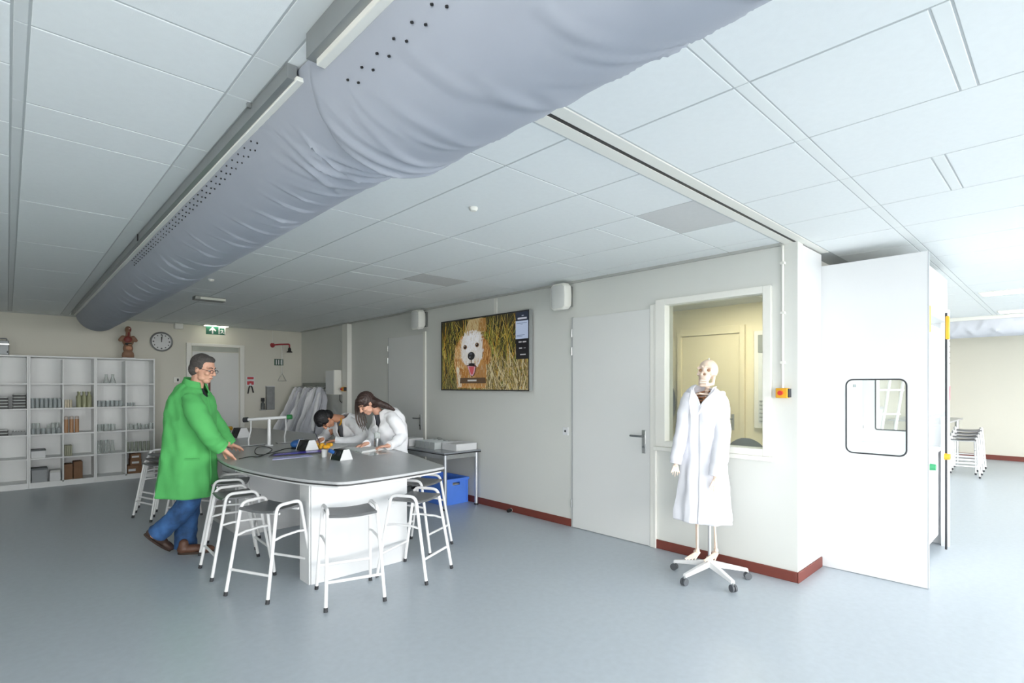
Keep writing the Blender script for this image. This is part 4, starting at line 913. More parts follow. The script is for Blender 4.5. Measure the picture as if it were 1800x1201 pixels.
tag(MB().box(4.0, 4.2, 6.60, 6.90, z, z+.012).build('folder', mat('navy_folder', '3a4170', .5), bevel=.002), 'dark blue folder at the left end of the side table', 'folder')
tag(MB().tube([(4.40+.03*math.cos(a), 6.1+.05*math.sin(a), z+.095+.015*math.sin(a)) for a in [2*PI*k/14 for k in range(14)]], .004, 6, True).build('wire_loop', M_STEEL), 'small wire loop behind the clear boxes on the side table', 'wire')
cr = thing('crate', 'bright blue plastic crate on the floor under the side table', 'crate', (4.25, 5.95, 0))
M_CR = mat('blue_crate_plastic', '5c90f6', .4, var=.04)
cx0, cx1, cy0, cy1, ch = 4.10, 4.50, 5.60, 6.16, .335; wv = .012
mb = MB().box(cx0, cx1, cy0, cy1, .0005, .012).box(cx0, cx0+wv, cy0, cy1, .012, ch).box(cx1-wv, cx1, cy0, cy1, .012, ch).box(cx0+wv, cx1-wv, cy1-wv, cy1, .012, ch)
xm = (cx0+cx1)/2; mb.box(cx0+wv, cx1-wv, cy0, cy0+wv, .012, ch-.085).box(cx0+wv, xm-.06, cy0, cy0+wv, ch-.085, ch).box(xm+.06, cx1-wv, cy0, cy0+wv, ch-.085, ch).box(xm-.06, xm+.06, cy0, cy0+wv, ch-.045, ch)
mb.build('crate_body', M_CR, cr, smooth=False)
rb = MB()
for q in ((cx0-.012, cx1+.012, cy0-.012, cy0-.0005), (cx0-.012, cx1+.012, cy1+.0005, cy1+.012), (cx0-.012, cx0-.0005, cy0, cy1), (cx1+.0005, cx1+.012, cy0, cy1)): rb.box(*q, ch-.03, ch+.004)
rb.build('rim', M_CR, cr, bevel=.003)
for x in (cx0+.03, cx1-.03): MB().box(x-.006, x+.006, cy0-.008, cy0-.0005, .02, ch-.031).build('rib', M_CR, cr)
tag(MB().box(cx0+.05, cx1-.08, cy0+.06, cy1-.1, .014, .25).build('paper_stack', M_PAPER, bevel=.004), 'white paper bundle inside the blue crate', 'paper')

# =================================================================== FUME HOOD at the end of the partition
fh = thing('fume_cupboard', 'tall white fume cupboard with rounded side window at the end of the wall', 'fume cupboard', (5.9, 1.2, 0))
HX0, HX1, HY0, HY1, HT = 5.128, 6.72, .765, 1.585, 2.60
def holed_panel(x0, x1, y0, y1, z0, z1, wy0, wy1, wz0, wz1, r, n=6):
    inner = []
    for (cy, cz, a0) in ((wy1-r, wz1-r, 0), (wy0+r, wz1-r, PI/2), (wy0+r, wz0+r, PI), (wy1-r, wz0+r, 1.5*PI)):
        inner += [(cy+r*math.cos(a0+PI/2*k/n), cz+r*math.sin(a0+PI/2*k/n)) for k in range(n+1)]
    m = len(inner); cyc, czc = (wy0+wy1)/2, (wz0+wz1)/2; corner = {n//2: (y1, z1), n+1+n//2: (y0, z1), 2*(n+1)+n//2: (y0, z0), 3*(n+1)+n//2: (y1, z0)}
    outer = []
    for i, (a, b) in enumerate(inner):
        if i in corner: outer.append(corner[i]); continue
        q, k = divmod(i, n+1); late = k > n//2
        side = [('R', 'T'), ('T', 'L'), ('L', 'B'), ('B', 'R')][q][1 if late else 0]
        outer.append({'R': (y1, b), 'T': (a, z1), 'L': (y0, b), 'B': (a, z0)}[side])
    mb = MB(); vs = [(x, p[0], p[1]) for x in (x0, x1) for ring in (outer, inner) for p in ring]; fs = []
    for i in range(m):
        j = (i+1) % m; fs += [(i, j, m+j, m+i), (2*m+i, 3*m+i, 3*m+j, 2*m+j), (i, 2*m+i, 2*m+j, j), (m+i, m+j, 3*m+j, 3*m+i)]
    return mb.add(vs, fs), [Vector((x0, a, b)) for a, b in inner]
hp_, inner = holed_panel(HX0, HX0+.03, HY0, HY1-.03, 0.004, HT, .898, 1.313, 1.005, 1.615, .05)
sp = hp_.build('side_panel', M_WHITE, fh, smooth=False)
MB().tube(inner, .006, 6, True).build('window_seal', M_RUB, sp)
MB().box(HX0+.012, HX0+.016, .88, 1.33, .99, 1.63).build('side_glass', M_PANE, sp)
MB().box(HX0-.0015, HX0+.031, HY0-.006, HY0-.0002, .004, HT).build('panel_edge', mat('grey_panel_edge', 'b5bac0', .4), fh)
hp2, inner2 = holed_panel(HX1-.03, HX1, HY0+.10, HY1-.03, 0.004, HT, 1.05, 1.44, 1.10, 1.74, .02)
sp2 = hp2.build('side_panel', M_WHITE, fh, smooth=False); MB().tube([p-Vector((.001, 0, 0)) for p in inner2], .007, 6, True).build('window_seal', M_RUB, sp2)
MB().box(HX0+.031, HX1-.031, HY1-.03, HY1, .004, HT).build('back_panel', M_WHITE, fh)
MB().box(HX0+.031, HX1-.031, HY0+.12, HY1-.031, .93, .965).build('work_surface', mat('pale_ceramic', 'e6eaec', .2), fh)
MB().box(HX0+.031, HX1-.031, HY0+.14, HY1-.031, .10, .929).build('base_cabinet', M_WHITE, fh, bevel=.004)
MB().box(HX0+.031, HX1-.031, HY0+.08, HY1-.031, 2.18, HT).build('top_fascia', M_WHITE, fh, bevel=.004)
MB().box(HX0+.06, HX1-.06, HY0+.3, HY0+.5, 2.165, 2.1795).build('interior_light', mat('cupboard_tube_light', 'fbfdff', .4, emit=6.0), fh)
MB().box(HX0+.035, HX0+.11, HY0+.06, HY0+.079, .97, 2.18).build('front_post', M_WHITE, fh); MB().box(HX1-.11, HX1-.035, HY0+.06, HY0+.119, .0, 2.30).build('front_post', M_WHITE, fh)
sash = MB().box(HX0+.115, HX1-.115, HY0+.09, HY0+.096, 1.30, 2.10).build('sash_glass', M_PANE, fh); MB().box(HX0+.111, HX1-.111, HY0+.082, HY0+.104, 1.27, 1.30).build('sash_bar', mat('blue_grey_bar', '9fb0b6', .4), sash)
MB().box(HX0+.045, HX0+.085, HY0+.03, HY0+.0595, 1.05, 1.82).build('grey_strip', MATS['blue_grey_bar'], fh)
MB().cyl((HX1-.30, HY0+.055, .02), (HX1-.30, HY0+.055, 2.25), .009).build('cable_rod', M_RUB, fh)
for x in (HX0+.30, HX1-.32): MB().box(x, x+.05, HY0+.03, HY0+.0595, 2.00, 2.22).build('yellow_handle', M_YEL, fh, bevel=.01)
for x, m_ in ((HX0+.5, mat('green_tap', '3f9b6b', .4)), (HX1-.33, M_YEL), (HX1-.36, M_YEL)): MB().cyl((x, HY0+.06, .88 if m_ is not M_YEL else .90), (x, HY0+.02, .88 if m_ is not M_YEL else .90), .03, .026).build('service_tap', m_, fh)
MB().box(HX1-.085, HX1-.045, HY0+.055, HY0+.0595, 1.42, 1.56).build('warning_sticker', mat('pink_red_sticker', 'd77a86', .5), fh)
for k in range(7): MB().cyl((HX1-.06, HY0+.0598, 1.78+.055*k), (HX1-.06, HY0+.057, 1.78+.055*k), .006, n=8).build('scale_mark', M_RUB, fh)
for (u_, v_) in ((1502, 678.5), (1520, 678), (1519, 750)):
    o_ = ony(u_, v_, HY1-.031); MB().box(o_.x-.05, o_.x+.05, HY1-.036, HY1-.0305, o_.z-.016, o_.z+.016).build('outlet', mat('grey_outlet', '8f9598', .5), fh)

# =================================================================== FAR ROOM
for k, (x, label) in enumerate(((8.85, 'nearer bright ceiling light panel in the far room'), (11.2, 'farther bright ceiling light panel in the far room'))):
    t = thing('ceiling_light', label, 'ceiling light', (x, 0, CZ), 'lit ceiling panels in the far room')
    MB().box(x-.16, x+.16, -1.9, .80, CZ-.014, CZ-.0005).build('frame', M_TRIM, t); MB().box(x-.15, x+.15, -1.88, .78, CZ-.018, CZ-.0142).build('diffuser', mat('lit_panel', 'ffffff', .4, emit=9.0), t)
t = thing('lab_table', 'grey-topped table with a steel leg behind the stacked stools in the far room', 'table', (13.0, 1.9, 0))
MB().box(12.6, 14.3, 1.55, 2.5, .87, .90).build('tabletop', M_TOP, t, bevel=.004)
for x, y in ((12.7, 1.64), (14.2, 1.64), (12.7, 2.4), (14.2, 2.4)): MB().cyl((x, y, 0), (x, y, .87), .035).build('leg', M_STEEL, t)
t = thing('ladder_frame', 'white tubular frame leaning at a slant, seen through the fume cupboard window', 'frame', (9.2, 2.3, 0))
for k in range(4):
    a = Vector((9.0+.12*k, 2.02-.14*k+.3, .0)); b = Vector((9.1+.12*k, 1.80-.14*k+.3, 1.75)); MB().cyl(a, b, .02).build('rail', M_TUBE, t)
for z_ in (.45, .8, 1.15, 1.5): MB().cyl(Vector((9.0, 2.30-.125*z_, z_)), Vector((9.42, 1.87-.125*z_, z_)), .014).build('rung', M_TUBE, t)
t = thing('far_bench', 'grey bench with dark edges seen through the fume cupboard window', 'bench', (9.6, 2.6, 0))
MB().box(8.0, 11.4, 2.35, 2.795, 0, 1.15).build('body', mat('pale_grey_bench', 'cdd3d6', .5), t); MB().box(8.0, 11.4, 2.33, 2.795, 1.1505, 1.19).build('top', M_TOP, t)

# =================================================================== OFFICE contents
t = thing('office_light', 'slim lit ceiling strip light in the office', 'ceiling light', (6.6, 2.9, CZ))
MB().box(6.5, 6.72, 1.95, 3.55, CZ-.02, CZ-.0005).build('frame', M_TRIM, t); MB().box(6.52, 6.70, 1.98, 3.52, CZ-.025, CZ-.0202).build('diffuser', mat('warm_lit_strip', 'fff4dc', .4, emit=45.0), t)
oc = thing('office_chair', 'grey office chair with rounded back behind the office window', 'chair', (5.25, 2.0, 0))
yc = onx(1310, 780, 5.2).y; M_OC = mat('grey_chair_fabric', '6f7478', .8, var=.05)
mb = MB(); mb.ell((5.22, yc, .86), (.035, .21, .20)); blob(mb, 'backrest', M_OC, oc, .01, 2)
MB().lathe([(0, 0), (.20, .0), (.22, .03), (.20, .06), (0, .065)], (5.45, yc, .45)).build('seat', M_OC, oc)
MB().cyl((5.45, yc, .10), (5.45, yc, .45), .025).build('column', M_BLACK, oc); MB().tube(rounded([(5.45, yc, .47), (5.26, yc, .47), (5.23, yc, .72)], .06), .015).build('back_arm', M_BLACK, oc)
for k in range(5):
    a = 2*PI*k/5; e_ = Vector((5.45+.25*math.cos(a), yc+.25*math.sin(a), .065)); lg = MB().cyl((5.45, yc, .11), e_, .02, .014).build('base_leg', M_BLACK, oc); MB().ell(e_-Vector((0, 0, .035)), .03, sub=2).build('caster', M_BLACK, lg)
jy = onx(1172, 700, 7.4).y
jk = thing('jacket', 'dark jacket hanging on the office back wall at the left window edge', 'jacket', (7.4, jy, 1.6))
mb = MB(); mb.ell((7.40, jy, 1.66), (.06, .07, .10)).chain([(7.40, jy, 1.5), (7.39, jy, 1.1), (7.38, jy, .8)], [.09, .11, .10]).ell((7.39, jy-.05, 1.3), (.08, .10, .3)); blob(mb, 'cloth', mat('dark_blue_jacket', '3b4048', .85), jk, .015, 3)
MB().cyl((7.529, jy, 1.78), (7.44, jy, 1.76), .012).build('hook', M_STEEL, jk)

# =================================================================== FIGURES
R3 = Vector((RT[0], RT[1], 0)); F3 = Vector((FW[0], FW[1], 0)); U3 = Vector((0, 0, 1))
def dirv(right, up, away): return (R3*right+U3*up+F3*away).normalized()
def catmull(vals, t):
    n = len(vals)-1; i = min(int(t*n), n-1); f = t*n-i
    p0, p1, p2, p3 = vals[max(i-1, 0)], vals[i], vals[i+1], vals[min(i+2, n)]
    return ((p1*2)+(p2-p0)*f+(p0*2-p1*5+p2*4-p3)*(f*f)+(p1*3-p0-p2*3+p3)*(f**3))*.5
def garment(name, rings, m, parent, front, gap=None, nr=46, nt=72, fold=.03, kf=7, seed=1, thick=.006, noise=.006, power=2.3, sharp=False):
    "open cloth surface lofted round a spine: rings = (centre, front radius, side radius)"
    rr = random.Random(seed); ph = [rr.uniform(0, 6.28) for _ in range(8)]
    cs = [Vector(r[0]) for r in rings]; fa = [Vector((r[1], r[2], 0)) for r in rings]; vs = []; fr = Vector(front)
    for i in range(nr+1):
        t = i/nr; c = catmull(cs, t); ab = catmull(fa, t); tg = (catmull(cs, min(t+.02, 1))-catmull(cs, max(t-.02, 0))).normalized()
        sd = tg.cross(fr).normalized(); ft = sd.cross(tg).normalized()
        g = gap(t) if gap else .02
        for k in range(nt+1):
            a = g+(2*PI-2*g)*k/nt; ca, sa = math.cos(a), math.sin(a); q = (abs(ca)**power+abs(sa)**power)**(-1/power)
            f_ = fold*(.25+.75*t)*(math.sin(kf*a+ph[0]+1.2*t)+.5*math.sin((kf*2+1)*a+ph[1]-2*t))*.5
            if sharp: f_ = fold*(.35+.65*t)*((1-2*abs(math.sin(kf*a/2+ph[0]+.8*t)))+.5*(1-2*abs(math.sin((kf+3)*a/2+ph[1]-1.3*t))))*.5
            w = noise*(math.sin(23*t+4*a+ph[2])*math.sin(9*a+ph[3]+5*t)+.6*math.sin(41*t-6*a+ph[4]))
            q *= (1+f_)*(1+.02*k/nt); vs.append(c+ft*(ca*q*ab.x+w*ca)+sd*(sa*q*ab.y+w*sa))
    n = nt+1; fs = [(i*n+k, i*n+k+1, (i+1)*n+k+1, (i+1)*n+k) for i in range(nr) for k in range(nt)]
    mb = MB().add(vs, fs); o = mb.build(name, m, parent, fix=True)
    s = o.modifiers.new('thickness', 'SOLIDIFY'); s.thickness = thick; s.offset = 0
    return o
def sleeve(name, pts, rs, m, parent, seed=2, wr=.05, nr=36, nt=28):
    rr = random.Random(seed); ph = [rr.uniform(0, 6.28) for _ in range(6)]; cs = [Vector(p) for p in pts]; rv = [Vector((r, 0, 0)) for r in rs]; rings = []; x = None
    for i in range(nr+1):
        t = i/nr; c = catmull(cs, t); r = catmull(rv, t).x; tg = (catmull(cs, min(t+.03, 1))-catmull(cs, max(t-.03, 0))).normalized()
        if x is None: x = frame_of(tg)[0]
        x = (x-tg*x.dot(tg)).normalized(); y = tg.cross(x); ring = []
        for k in range(nt):
            a = 2*PI*k/nt; q = r*(1+wr*(math.sin(26*t+1.5*math.sin(a+ph[0])+ph[1])*math.sin(2*a+ph[2])+.6*math.sin(47*t+2*a+ph[3])))
            ring.append(c+x*(q*math.cos(a))+y*(q*math.sin(a)))
        rings.append(ring)
    return MB().loft(rings).build(name, m, parent)
def hand(mb, w, tip, palm, thumb, s=1.0, curl=.25, spread=.10):
    tip = Vector(tip).normalized(); palm = Vector(palm); palm = (palm-tip*palm.dot(tip)).normalized(); th = Vector(thumb); th = (th-tip*th.dot(tip)-palm*th.dot(palm)).normalized(); w = Vector(w)
    mb.cap(w-tip*.05*s, w+tip*.01*s, .026*s, .025*s)
    for k, (lat, L, r) in enumerate(((.030, .90, .0088), (.010, 1.0, .0092), (-.011, .95, .0088), (-.030, .74, .0078))):
        b0 = w+th*lat*.7*s; kn = w+tip*(.088-.006*abs(k-1))*s+th*lat*s; mb.cap(b0, kn, .0165*s, .0125*s)
        d = (tip+th*spread*(lat/.03)).normalized(); p = kn; ang = curl*.8
        for j, (sl, rr_) in enumerate(((.042, 1.0), (.027, .93), (.021, .84))):
            dd = (d*math.cos(ang)+palm*math.sin(ang)); q = p+dd*sl*L*s; mb.cap(p, q, r*rr_*s*1.02, r*rr_*.94*s); p = q; ang += curl
    a = w+tip*.022*s+th*.026*s; b = a+(tip*.62+th*.72+palm*.25).normalized()*.045*s; c = b+(tip*.85+th*.40+palm*.30).normalized()*.032*s; e = c+(tip*.95+th*.1+palm*.3).normalized()*.024*s
    mb.cap(a, b, .0155*s, .0125*s).cap(b, c, .0120*s, .0105*s).cap(c, e, .0100*s, .0085*s)
def head(mb, c, f, u, s=1.0):
    f = Vector(f).normalized(); u = Vector(u); u = (u-f*u.dot(f)).normalized(); l = u.cross(f); ax = (f, l, u); c = Vector(c)
    def q(a, b, d): return c+f*a*s+l*b*s+u*d*s
    mb.ell(q(-.012, 0, .028), (.098*s, .077*s, .090*s), ax).ell(q(.025, 0, -.035), (.066*s, .060*s, .082*s), ax).ell(q(.052, 0, -.098), (.032*s, .036*s, .026*s), ax)
    mb.cap(q(.088, 0, .012), q(.113, 0, -.030), .009*s, .0135*s); mb.ell(q(.098, .0, -.036), (.014*s, .019*s, .010*s), ax)
    for sx in (-1, 1):
        mb.cap(q(.083, sx*.014, .026), q(.070, sx*.048, .022), .011*s, .009*s); mb.ell(q(.070, sx*.040, -.028), (.022*s, .022*s, .022*s), ax)
        mb.ell(q(-.006, sx*.074, -.012), (.019*s, .010*s, .031*s), ax); mb.ell(q(.028, sx*.042, -.080), (.030*s, .018*s, .022*s), ax)
    mb.ell(q(.086, 0, -.064), (.012*s, .023*s, .007*s), ax).ell(q(.083, 0, -.077), (.012*s, .020*s, .008*s), ax)
    return q, f, l, u
def face_bits(parent, q, f, l, u, s, brow, closed=False):
    for sx in (-1, 1):
        MB().tube([q(.094, sx*.014, .020), q(.090, sx*.032, .027), q(.076, sx*.050, .021)], .0035*s, 6).build('eyebrow', brow, parent)
        if closed:
            MB().tube([q(.090, sx*.020, -.010), q(.090, sx*.033, -.015), q(.082, sx*.046, -.010)], .003*s, 6).build('eyelash', brow, parent); continue
        e_ = MB().ell(q(.0775, sx*.032, -.004), .0100*s, sub=2).build('eye', mat('eye_white', 'b9aea6', .3), parent)
        MB().ell(q(.0865, sx*.032, -.006), (.0045*s, .006*s, .006*s), (f, l, u), 2).build('iris', mat('dark_iris', '2c221c', .3), e_)
    MB().tube([q(.091, -.022, -.070), q(.0985, 0, -.069), q(.091, .022, -.070)], .0026*s, 6).build('mouth', mat('lip_line', '9a5f56', .5), parent)
def shoe(parent, heel, toe, up, m, w=.045):
    heel = Vector(heel); toe = Vector(toe); d = (toe-heel).normalized(); up = Vector(up); up = (up-d*up.dot(d)).normalized(); sd = up.cross(d); L = (toe-heel).length; ax = (d, sd, up); mb = MB()
    mb.ell(heel+d*.05+up*.045, (.055, w*.85, .045), ax).ell(heel+d*L*.42+up*.042, (.10, w*.9, .042), ax).ell(heel+d*(L-.07)+up*.032, (.078, w, .032), ax).cap(heel+d*.045+up*.05, heel+d*.05+up*.10, .042, .04)
    o = blob(mb, 'shoe', m, parent, .006, 4)
    sl = [heel+d*(L*.5+L*.5*math.cos(a))+sd*(w*1.0*math.sin(a)*(1.0+.12*math.cos(a))) for a in [2*PI*k/20 for k in range(20)]]
    MB().loft([[p+up*.0 for p in sl], [p+up*.018 for p in sl]]).build('sole', mat('dark_brown_sole', '3a2c24', .7), o); return o
M_SKIN = mat('fair_skin', 'd9a78f', .5, var=.05, scale=14); M_SKINB = mat('warm_skin', 'cf9678', .5, var=.05, scale=14)

# ---------------------------------------------------------------- the man in the green coat
mD = 4.97
man = thing('person', 'standing man in a bright green lab coat, jeans and glasses, both hands on the bench', 'person', tuple(P(325, 968, mD)*1.0))
man.location.z = 0
mf = dirv(1, 0, -.05)                                   # he faces to the right of the photo
sh_n, sh_f = P(338, 704, mD-.20), P(346, 704, mD+.20)   # near (right) and far shoulder
el_n, el_f = P(364, 757, mD-.22), P(386, 750, mD+.32)
wr_n, wr_f = P(392, 788, 4.86), P(405, 781, 5.36)
hc = P(357.5, 648, mD)
body = MB(); hq, hf, hl, hu = head(body, hc, dirv(.97, -.24, -.06), U3, 1.06)
body.cap(hq(-.025, 0, -.06), P(343, 688, mD), .055, .062).ell(P(338, 720, mD), (.13, .16, .14)).ell(P(335, 790, mD), (.14, .16, .16)).ell(P(332, 840, mD), (.14, .17, .14))
body.chain([sh_n, el_n, wr_n], [.052, .042, .030]).chain([sh_f, el_f, wr_f], [.052, .042, .030])
hip_n, kn_n, an_n = P(338, 850, mD-.09), P(328, 889, mD-.10), P(272, 940, mD-.10)
hip_f, kn_f, an_f = P(336, 850, mD+.09), P(330, 905, mD+.10), P(324, 958, mD+.12)
body.chain([hip_n, kn_n, an_n], [.08, .055, .038]).chain([hip_f, kn_f, an_f], [.08, .055, .038])
tipn = P(414, 805, 4.94); tipn.z = BZ+.012
hand(body, wr_n+Vector((0, 0, -.012)), (tipn-wr_n), (0, 0, -1), F3*.9+R3*.1, 1.16, .14, .16)
tipf = P(424, 789, 5.60); tipf.z = BZ+.012
hand(body, wr_f+Vector((0, 0, -.008)), (tipf-wr_f), (0, 0, -1), F3*-.9+R3*.3, 1.12, .14, .16)
blob(body, 'body', M_SKIN, man, .0052, 3)
M_GHAIR = mat('grey_brown_hair', '4e4a48', .75, var=.3, scale=60, bump=.5, bscale=140)
face_bits(man, hq, hf, hl, hu, 1.06, M_GHAIR)
ha = MB(); s_ = 1.06
ha.ell(hq(-.024, 0, .040), (.096*s_, .084*s_, .090*s_), (hf, hl, hu)).ell(hq(-.055, 0, -.015), (.062*s_, .080*s_, .075*s_), (hf, hl, hu)).ell(hq(.020, 0, .085), (.060*s_, .062*s_, .035*s_), (hf, hl, hu))
for sx in (-1, 1): ha.ell(hq(-.005, sx*.066, .022), (.040*s_, .016*s_, .036*s_), (hf, hl, hu))
blob(ha, 'hair', M_GHAIR, man, .006, 3, disp=lambda co, no: co+no*(.002*np.sin(co[:, :1]*240+co[:, 2:3]*310)*np.sin(co[:, 1:2]*280)))
M_SPEC = mat('dark_spectacle_frame', '2b2b2e', .3)
gl = None
for sx in (-1, 1):
    ringp = [hq(.104, sx*.034, -.006)+hl*(.023*math.cos(a))+hu*(.015*math.sin(a)) for a in [2*PI*k/18 for k in range(18)]]
    g_ = MB().tube(ringp, .0022, 6, True).build('spectacle_rim', M_SPEC, man); MB().tube([hq(.104, sx*.057, -.002), hq(.08, sx*.074, .0), hq(0, sx*.084, .004), hq(-.012, sx*.084, -.012)], .0022, 6).build('temple_arm', M_SPEC, g_)
MB().tube([hq(.104, -.012, -.004), hq(.108, 0, -.001), hq(.104, .012, -.004)], .0022, 6).build('spectacle_bridge', M_SPEC, man)
M_GREEN = mat('green_cotton_coat', '55b262', .8, var=.05, scale=7, bump=.12, bscale=30)
pxm = mD/F_PX
def ring(back, front, v, b, d=mD, k=pxm): return (P((back+front)/2, v, d), (front-back)/2*k, b)
garment('coat', [ring(334, 362, 676, .085), ring(316, 366, 690, .185), ring(305, 369, 712, .225), ring(298, 370, 745, .215), ring(293, 371, 785, .21), ring(288, 372, 825, .22), ring(282, 373, 869, .245)], M_GREEN, man, mf,
        gap=lambda t: .6*max(0, 1-t/.20)-.05*min(1, t/.2), fold=.075, kf=7, seed=3, noise=.006, sharp=True)
co_ = MB(); colr = []
for (u_, v_, a_, b_) in ((346, 684, .098, .125), (345, 676, .083, .105), (343, 667, .074, .090), (343, 664, .084, .098), (343, 675, .104, .125)): colr.append((u_, v_, a_, b_))
rings_ = []
for (u_, v_, a_, b_) in colr:
    c = P(u_, v_, mD); rg_ = []
    for k in range(41):
        a = .42+(2*PI-.84)*k/40; lift = (math.cos(a)*-.028); rg_.append(c+mf*(math.cos(a)*a_)+mf.cross(U3)*(math.sin(a)*b_)+U3*(lift-.02))
    rings_.append(rg_)
vs = [p for r in rings_ for p in r]; n_ = 41
o = MB().add(vs, [(i*n_+k, i*n_+k+1, (i+1)*n_+k+1, (i+1)*n_+k) for i in range(4) for k in range(40)]).build('collar', M_GREEN, man); sm = o.modifiers.new('t', 'SOLIDIFY'); sm.thickness = .006
sleeve('sleeve', [P(336, 698, mD-.185), P(344, 722, mD-.225), P(363, 757, mD-.23), P(376, 776, 4.80), wr_n+(wr_n-el_n).normalized()*-.005], [.075, .092, .084, .076, .070], M_GREEN, man, 4)
sleeve('sleeve', [P(346, 700, mD+.16), P(360, 720, mD+.22), P(384, 750, mD+.31), P(396, 769, 5.33), wr_f+(wr_f-el_f).normalized()*-.005], [.070, .084, .074, .066, .062], M_GREEN, man, 5)
MB().box(-.07, .07, -.004, .004, -.008, .008, Matrix.Translation(P(338, 808, mD-.215))@Matrix(((R3.x, F3.x, 0, 0), (R3.y, F3.y, 0, 0), (0, 0, 1, 0), (0, 0, 0, 1)))).build('pocket_flap', M_GREEN, man)
MB().chain([P(348, 690, mD), P(353, 704, mD)], [.058, .062]).build('shirt', mat('dark_navy_shirt', '23272e', .8), man)
M_JEAN = mat('blue_denim', '33598a', .85, var=.45, scale=9, bump=.2, bscale=60)
sleeve('trouser_leg', [P(337, 850, mD-.07), P(335, 872, mD-.09), P(320, 898, mD-.10), P(296, 922, mD-.10), P(277, 938, mD-.10)], [.098, .098, .090, .084, .088], M_JEAN, man, 6, .04)
sleeve('trouser_leg', [P(337, 850, mD+.07), P(334, 872, mD+.09), P(330, 905, mD+.10), P(327, 935, mD+.11), P(326, 961, mD+.12)], [.098, .098, .094, .092, .098], M_JEAN, man, 7, .04)
M_SHOE = mat('brown_leather_shoe', '5e4032', .5, var=.12, scale=20)
tr_ = onz(300, 969, .0); hd_ = Vector(P(252, 940, mD-.10)); shoe(man, hd_, tr_, dirv(.45, .9, 0), mat('dark_brown_leather', '46352e', .55, var=.1), .050)
hl_ = onz(312, 975, .0); tl_ = hl_+dirv(1, 0, .35)*.30; shoe(man, hl_, tl_, U3, M_SHOE, .050)

M_COATP = mat('bright_white_student_coat', 'f6f7fb', .85, var=.015, scale=9, bump=.12, bscale=35)
# ---------------------------------------------------------------- the boy writing
bD = 6.62
boy = thing('person', 'boy with short black hair in a white lab coat bent over the bench writing', 'person', tuple(P(640, 900, 7.0))); boy.location.z = 0
bf = Vector((-.93, -.36, 0)).normalized()
hcb = P(571, 737, bD-.05); bu = dirv(-.55, .62, -.45); bfw = dirv(-.10, -.92, -.10)
body = MB(); hq, hf, hl, hu = head(body, hcb, bfw, bu, 1.0)
nk = P(600, 737, bD+.10)
body.cap(hq(-.03, 0, -.06), nk, .048, .055)
shl, shr = P(624, 745, bD+.02), P(590, 752, bD+.34)
ell_, wrl = P(634, 772, 6.45), P(590, 777, 6.36); elr, wrr = P(566, 772, 6.95), P(562, 775, 6.30)
wrl.z = max(wrl.z, BZ+.03); wrr.z = max(wrr.z, BZ+.035)
body.ell(P(612, 762, bD+.2), (.11, .14, .14)).ell(P(630, 795, bD+.35), (.12, .14, .15)).ell(P(640, 810, bD+.42), (.13, .15, .12))
body.chain([shl, ell_, wrl], [.045, .036, .026]).chain([shr, elr, wrr], [.045, .036, .026])
hb = P(643, 815, bD+.40)
for sgn in (-1, 1):
    a = hb+bf.cross(U3)*.09*sgn; k_ = Vector((a.x-.10, a.y, .45)); e_ = Vector((a.x, a.y, .08)); body.chain([a, k_, e_], [.075, .05, .035])
hand(body, wrl, dirv(-1, -.12, -.15), (0, 0, -1), F3*.8-R3*.2, .9, .35, .08); hand(body, wrr, dirv(-.4, -.25, -.75), dirv(.3, -.9, 0), R3*.9, .9, .55, .05)
blob(body, 'body', M_SKINB, boy, .0052, 3)
M_BHAIR = mat('black_hair', '17161a', .45, var=.3, scale=70, bump=.5, bscale=140)
face_bits(boy, hq, hf, hl, hu, 1.0, M_BHAIR, True)
ha = MB(); ha.ell(hq(-.010, 0, .040), (.105, .088, .096), (hf, hl, hu)).ell(hq(-.052, 0, -.02), (.068, .082, .075), (hf, hl, hu)).ell(hq(.056, 0, .055), (.050, .070, .042), (hf, hl, hu))
for sx in (-1, 1): ha.ell(hq(.01, sx*.070, .015), (.048, .018, .045), (hf, hl, hu))
blob(ha, 'hair', M_BHAIR, boy, .006, 3, disp=lambda co, no: co+no*(.0022*np.sin(co[:, :1]*260+co[:, 2:3]*300)*np.sin(co[:, 1:2]*240)))
garment('coat', [(P(601, 733, bD+.12), .075, .10), (P(609, 745, bD+.17), .14, .20), (P(617, 762, bD+.24), .165, .215), (P(628, 785, bD+.33), .165, .20), (P(639, 808, bD+.40), .18, .215), (P(643, 850, bD+.42), .20, .235)], M_COATP, boy, bf,
        gap=lambda t: .36*max(0, 1-t/.6)-.03*min(1, t/.5), fold=.04, kf=6, seed=8)
sleeve('sleeve', [P(614, 741, bD+.06), P(628, 752, bD-.02), P(634, 771, 6.45), P(612, 776, 6.38), wrl+dirv(1, .1, 0)*.0], [.066, .074, .062, .052, .046], M_COATP, boy, 9, .07)
sleeve('sleeve', [P(595, 745, bD+.30), P(580, 756, bD+.38), P(570, 768, 6.85), P(565, 771, 6.55), wrr+F3*.03], [.062, .066, .056, .050, .045], M_COATP, boy, 10, .07)
MB().chain([P(599, 742, bD+.08), P(608, 760, bD+.13), P(616, 780, bD+.22)], [.050, .080, .090]).build('shirt', mat('dark_grey_shirt', '5d6166', .85), boy)
MB().tube([P(597, 741, bD+.06)+hl*(.050*math.cos(a))+hf*(.046*math.sin(a)) for a in [2*PI*k/18 for k in range(18)]], .010, 8, True).build('shirt_collar', mat('mustard_collar', 'd19a2c', .8), boy)
sleeve('trouser_leg', [hb+bf.cross(U3)*.09, Vector((hb.x-.10, hb.y, .45))+bf.cross(U3)*.09, Vector((hb.x, hb.y, .06))+bf.cross(U3)*.09], [.10, .08, .07], mat('dark_trousers', '2c2f38', .85), boy, 11, .03)
